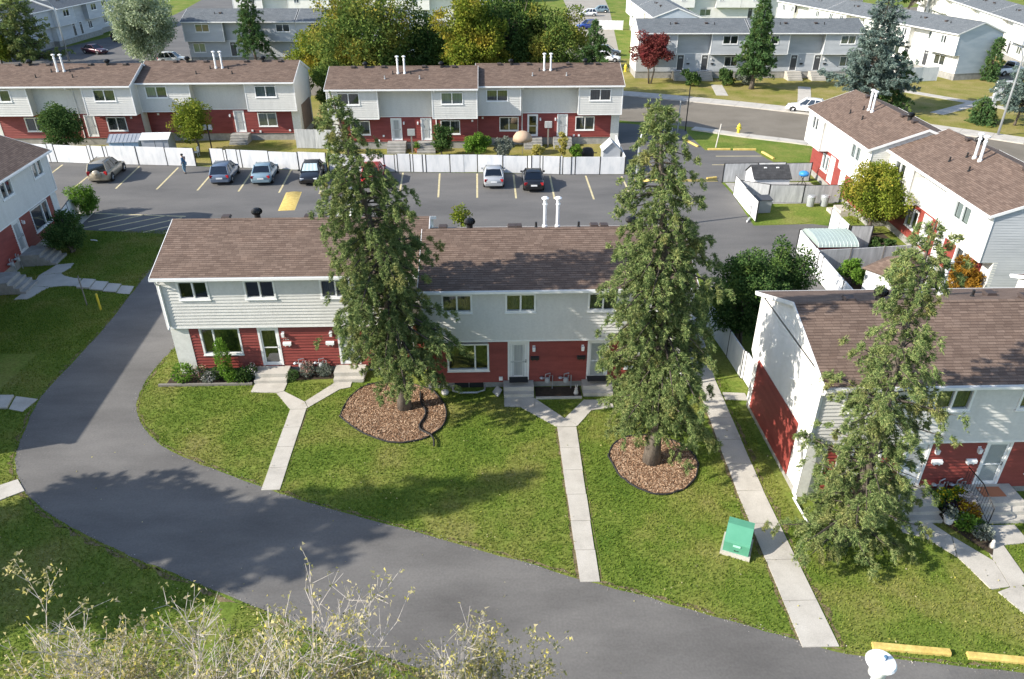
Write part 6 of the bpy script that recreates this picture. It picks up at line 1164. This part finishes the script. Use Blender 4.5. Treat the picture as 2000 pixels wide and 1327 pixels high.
for s in (-1, 1): MB().tube([(s*.32, -.2, 0), (s*-.2, .1, .8)], .02, 5).build('leg', 'black_metal', t); MB().tube([(s*.32, .25, 0), (s*-.2, .0, .8)], .02, 5).build('leg', 'black_metal', t)
def back_step(label, loc, sx, sy, h): tag(MB().box(-sx/2, -sy/2, -.03, sx/2, sy/2, h).box(-sx/2+.5, -sy/2+.02, h+.001, sx/2, sy/2-.02, h+.2).build('back_step', 'concrete', None, (*loc, 0)), label, 'steps')
back_step('pale concrete back entry step beside the grey bins', (27.3, 53.6), 2.2, 1.4, .25)
t = thing('patio_umbrella', 'tan patio umbrella dome above the back garden', 'umbrella', (3.1, 70.6, 0)); MB().lathe([(.95, 1.35), (.88, 1.75), (.66, 2.05), (.35, 2.2), (.02, 2.26)], 16).build('canopy', 'tan_fabric', t, smooth=True); MB().tube([(0, 0, 0), (0, 0, 2.2)], .03, 6).build('pole', 'grey_wood', t)
t = thing('barbecue', 'black-covered barbecue beside the small grey shed', 'barbecue', (9.1, 68.4, 0)); MB().lathe([(.5, 0), (.62, .3), (.62, .8), (.45, 1.15), (.05, 1.25)], 10).build('cover', 'black_rubber', t, smooth=True); MB().box(-.9, -.1, .7, .9, .1, .74).build('side_shelf', 'black_metal', t)
t = thing('patio_set', 'dark patio table with pale chairs beside the grey shed', 'patio table', (-29.2, 70.6, 0)); MB().lathe([(.7, .70), (.72, .74), (.02, .745)], 16).build('table_top', 'black_metal', t)
for a in (0.6, 2.2, 3.8, 5.4): MB().tube([(.5*math.cos(a), .5*math.sin(a), 0), (.4*math.cos(a), .4*math.sin(a), .7)], .025, 5).build('leg', 'black_metal', t)
for i, (x, y) in enumerate(((-1.1, .1), (1.1, .2))):
    t = thing('patio_chair', ('white plastic patio chair between the shed and the dark patio table', 'white plastic patio chair between the dark patio table and garden lamp')[i], 'chair', (-29.2+x, 70.6+y, 0), R(90 if x < 0 else -90), 'white patio chairs'); MB().box(-.25, -.25, .40, .25, .25, .45).build('seat', 'white_paint', t); MB().box(-.25, .22, .45, .25, .27, .95).build('backrest', 'white_paint', t)
    for sx in (-1, 1):
        for sy in (-1, 1): MB().tube([(sx*.22, sy*.22, 0), (sx*.22, sy*.22, .41)], .02, 4).build('leg', 'white_paint', t)
t = thing('meter_pedestal', 'grey utility pedestal between the first two garden doors', 'utility post', (-7.55, 71.4, 0)); MB().box(-.07, -.07, 0, .07, .07, 2.0).build('post', 'grey_wood', t); MB().box(-.35, -.12, 1.7, .35, .12, 2.3).build('cabinet', 'meter_grey', t)
t = thing('meter_pedestal', 'pale utility pedestal between the dark-glass and white garden doors', 'utility post', (5.75, 73.2, 0)); MB().box(-.07, -.07, 0, .07, .07, 2.0).build('post', 'grey_wood', t); MB().box(-.35, -.12, 1.9, .35, .12, 2.5).build('cabinet', 'fence_grey', t)
t = thing('garden_lamp', 'double-headed garden lamp post beside the orange-leaved tree', 'lamp post', (-26.6, 71.0, 0)); MB().tube([(0, 0, 0), (0, 0, 2.6)], .06, 6).build('pole', 'black_metal', t)
for s in (-1, 1): MB().cbox((s*.25, 0, 2.5), .3, .3, .42, 0, .8).build('lamp_head', 'meter_grey', t)
def pot(label, loc, s=1.0, mat='terracotta', leaf='lime_leaves', group=None):
    t = thing('flower_pot', label, 'flower pot', (*loc, 0) if len(loc) == 2 else loc, 0, group); MB().lathe([(.12*s, 0), (.17*s, .26*s), (.19*s, .26*s), (.19*s, .30*s), (.15*s, .29*s)], 10).build('pot', mat, t)
    rng = np.random.default_rng(int(loc[0]*100) % 999); P = rng.normal(0, .10*s, (260, 3)); P[:, 2] = .3*s+abs(P[:, 2])*1.3; link('plant', np_mesh('plant', cards(P, rng.normal(size=(260, 3))+np.array([0, 0, .6]), .09*s, .05*s, rng), leaf), t)
pot('terracotta pot beside the grey utility pedestal', (-7.15, 71.6, .0), 1.6); pot('terracotta pot between the back steps and the leafy bush', (-5.1, 71.8, .0), 1.5)
pot('white pot with grey plant beside the concrete steps behind the spruce', (17.15, 20.3), 1.2, 'white_paint', 'grey_leaves'); pot('pale stone pot beside the iron railing steps', (18.15, 20.9, .0), 1.5, 'pale_stone', 'white_flowers')
# flower bed plants (clumps, each its own plant)
def plant(label, loc, h, r, mat, seed, n=500, leaf=.08, stems=True, name='garden_plant', group=None, flowers=None, upright=False, cat='plant'):
    rng = np.random.default_rng(seed); t = thing(name, label, cat, (*loc, 0), 0, group); c = MB()
    for i in range(5): a = rng.uniform(0, 6.28); c.tube([(0, 0, -.02), (r*.5*math.cos(a), r*.5*math.sin(a), h*.8)], .008, 3, False)
    c.build('stems', 'dark_bark', t)
    v = rng.normal(size=(n, 3)); v /= np.linalg.norm(v, axis=1, keepdims=True); rad = rng.uniform(.2, 1, n)**.5
    P = v*rad[:, None]*np.array([r, r, h*.5])+np.array([0, 0, h*.52]); P[:, 2] = np.maximum(P[:, 2], .03); D = v+rng.normal(0, .5, (n, 3)); D[:, 2] += .9 if upright else .2
    link('foliage', np_mesh('foliage', cards(P, D, rng.uniform(.7, 1.3, n)*leaf, leaf*.6, rng), mat), t)
    if flowers: k = n//4; Q = P[:k]*np.array([1.05, 1.05, 1.12]); tag(link('flowers', np_mesh('flowers', cards(Q, rng.normal(size=(k, 3))+np.array([0, 0, .8]), leaf*.9, leaf*.8, rng), flowers), t), kind='stuff')
sheet_bed = [(-16.1, 31.75), (-11.85, 31.75), (-11.85, 30.76), (-16.1, 30.76)]
st(sheet('flower_bed', sheet_bed, .02, 'soil')); st(sheet('flower_bed', [(-10.1, 31.75), (-8.0, 31.75), (-8.0, 31.1), (-10.1, 31.0)], .02, 'soil')); st(sheet('flower_bed', [(2.0, 29.15), (4.2, 29.15), (4.2, 30.05), (2.0, 30.05)], .02, 'soil')); st(sheet('flower_bed', [(16.95, 20.3), (17.0, 21.85), (18.35, 21.85), (18.35, 19.3), (17.85, 18.6)], .045, 'soil'))
plant('broad-leaved green plant at the corner pier of number 126', (-15.3, 31.1), .95, .5, 'lime_leaves', 201, 700, .12); plant('pale pink flowers beside the corner pier', (-14.45, 31.2), .8, .35, 'dark_leaves', 202, 400, .08, flowers='pink_flowers'); plant('white flowers under the picture window', (-14.05, 31.0), .5, .35, 'grey_leaves', 203, 400, .08, flowers='white_flowers')
plant('tall bright green plant climbing before the picture window', (-13.25, 31.25), 2.3, .36, 'lime_leaves', 204, 1500, .11); plant('dark low plant in the flower bed', (-13.75, 31.3), .6, .35, 'dark_leaves', 205, 500, .09); plant('wide green hosta in the flower bed', (-12.85, 31.05), .55, .4, 'lime_leaves', 206, 500, .13, upright=True); plant('long-leaved day lily in the flower bed', (-12.35, 31.1), .6, .42, 'dark_leaves', 207, 600, .16, upright=True); plant('pale flowering plant beside the glass storm door steps', (-12.0, 31.3), .75, .33, 'dark_leaves', 208, 500, .08, flowers='white_flowers')
plant('dark shrub against the side of the storm door steps', (-9.95, 31.05), .55, .3, 'dark_leaves', 209, 500, .07); plant('silvery dried plant below the red siding', (-9.3, 31.45), .7, .38, 'grey_leaves', 210, 600, .09, flowers='pink_flowers'); plant('silvery plant beside the hidden steps', (-8.45, 31.45), .65, .36, 'grey_leaves', 211, 600, .09)
plant('yellow and green coleus in the bed by the iron railing', (17.35, 21.2), .75, .42, 'lime_leaves', 212, 700, .11, flowers='gold_flowers'); plant('dark purple plant in the bed by the iron railing', (17.5, 20.75), .6, .38, 'purple_leaves', 213, 600, .09); plant('yellow flowering plant next to the pale stone pot', (18.0, 21.3), .75, .36, 'lime_leaves', 214, 600, .10, flowers='gold_flowers'); plant('copper and yellow plant in the middle of the railing bed', (17.95, 20.5), .7, .42, 'rust_leaves', 215, 700, .10, flowers='gold_flowers'); plant('white flowers at the walk edge of the railing bed', (17.3, 20.4), .4, .22, 'grey_leaves', 216, 300, .08, flowers='white_flowers'); plant('broad green plant at the front of the railing bed', (17.65, 20.05), .55, .42, 'lime_leaves', 217, 700, .12); plant('grey-green tip of the railing bed', (18.0, 19.55), .5, .36, 'grey_leaves', 218, 600, .09); plant('dark green low plant at the point of the railing bed', (18.0, 19.95), .45, .36, 'dark_leaves', 219, 500, .08)
tag(MB().lathe([(.10, 0), (.12, .1), (.09, .22), (.06, .26), (.08, .33), (.03, .42)], 8).tube([(.03, 0, .38), (.05, 0, .55)], .025, 5).tube([(-.03, 0, .38), (-.05, 0, .55)], .025, 5).build('rabbit_ornament', 'pale_stone', None, (3.95, 29.35, .02), smooth=True), 'small pale stone rabbit ornament between the two front steps', 'ornament')
tag(MB().lathe([(.09, 0), (.11, .1), (.08, .2), (.06, .26), (.07, .32), (.02, .38)], 8).build('garden_ornament', 'pale_stone', None, (18.05, 19.0, .02), smooth=True), 'small grey stone ornament at the tip of the railing flower bed', 'ornament')
tag(MB().lathe([(.16, 0), (.2, .12), (.12, .22), (.03, .24)], 9).build('boulder', 'pale_stone', None, (-2.35, 29.6, .0), smooth=True), 'rounded pale stone beside the basement window well', 'stone')
t = MB().add([(-.25, -.12, 0), (.25, -.12, 0), (.2, .12, .3), (-.2, .12, .3), (-.25, -.06, -.02), (.25, -.06, -.02), (.2, .18, .28), (-.2, .18, .28)], [(0, 1, 2, 3), (7, 6, 5, 4), (0, 4, 5, 1), (1, 5, 6, 2), (2, 6, 7, 3), (3, 7, 4, 0)]).build('tin_lid', 'galvanised', None, (.15, 29.5, .03), R(-60)); tag(t, 'grey metal tray leaning by the french door steps', 'tray')
tag(MB().tube([(0, 0, 0), (.25, .05, .02), (.5, .1, 0)], .05, 5).build('white_pipe', 'white_paint', None, (-28.4, 49.7, .05), R(-25)), 'white downspout pipe lying on the shaded grass', 'pipe')
# push scooter-like cart by the fence end
t = thing('kick_scooter', 'small scooter with T handle left by the white fence end', 'scooter', (19.4, 52.2, .012), R(60)); MB().box(-.4, -.07, .10, .35, .07, .14).build('deck', 'meter_grey', t); MB().tube([(.35, 0, .12), (.5, 0, .95)], .02, 5).tube([(.5, -.22, .95), (.5, .22, .95)], .018, 5).build('handlebar', 'black_metal', t)
for x in (-.4, .4): MB().tube([(x, -.03, .08), (x, .03, .08)], .09, 10).build('wheel', 'white_paint', t)
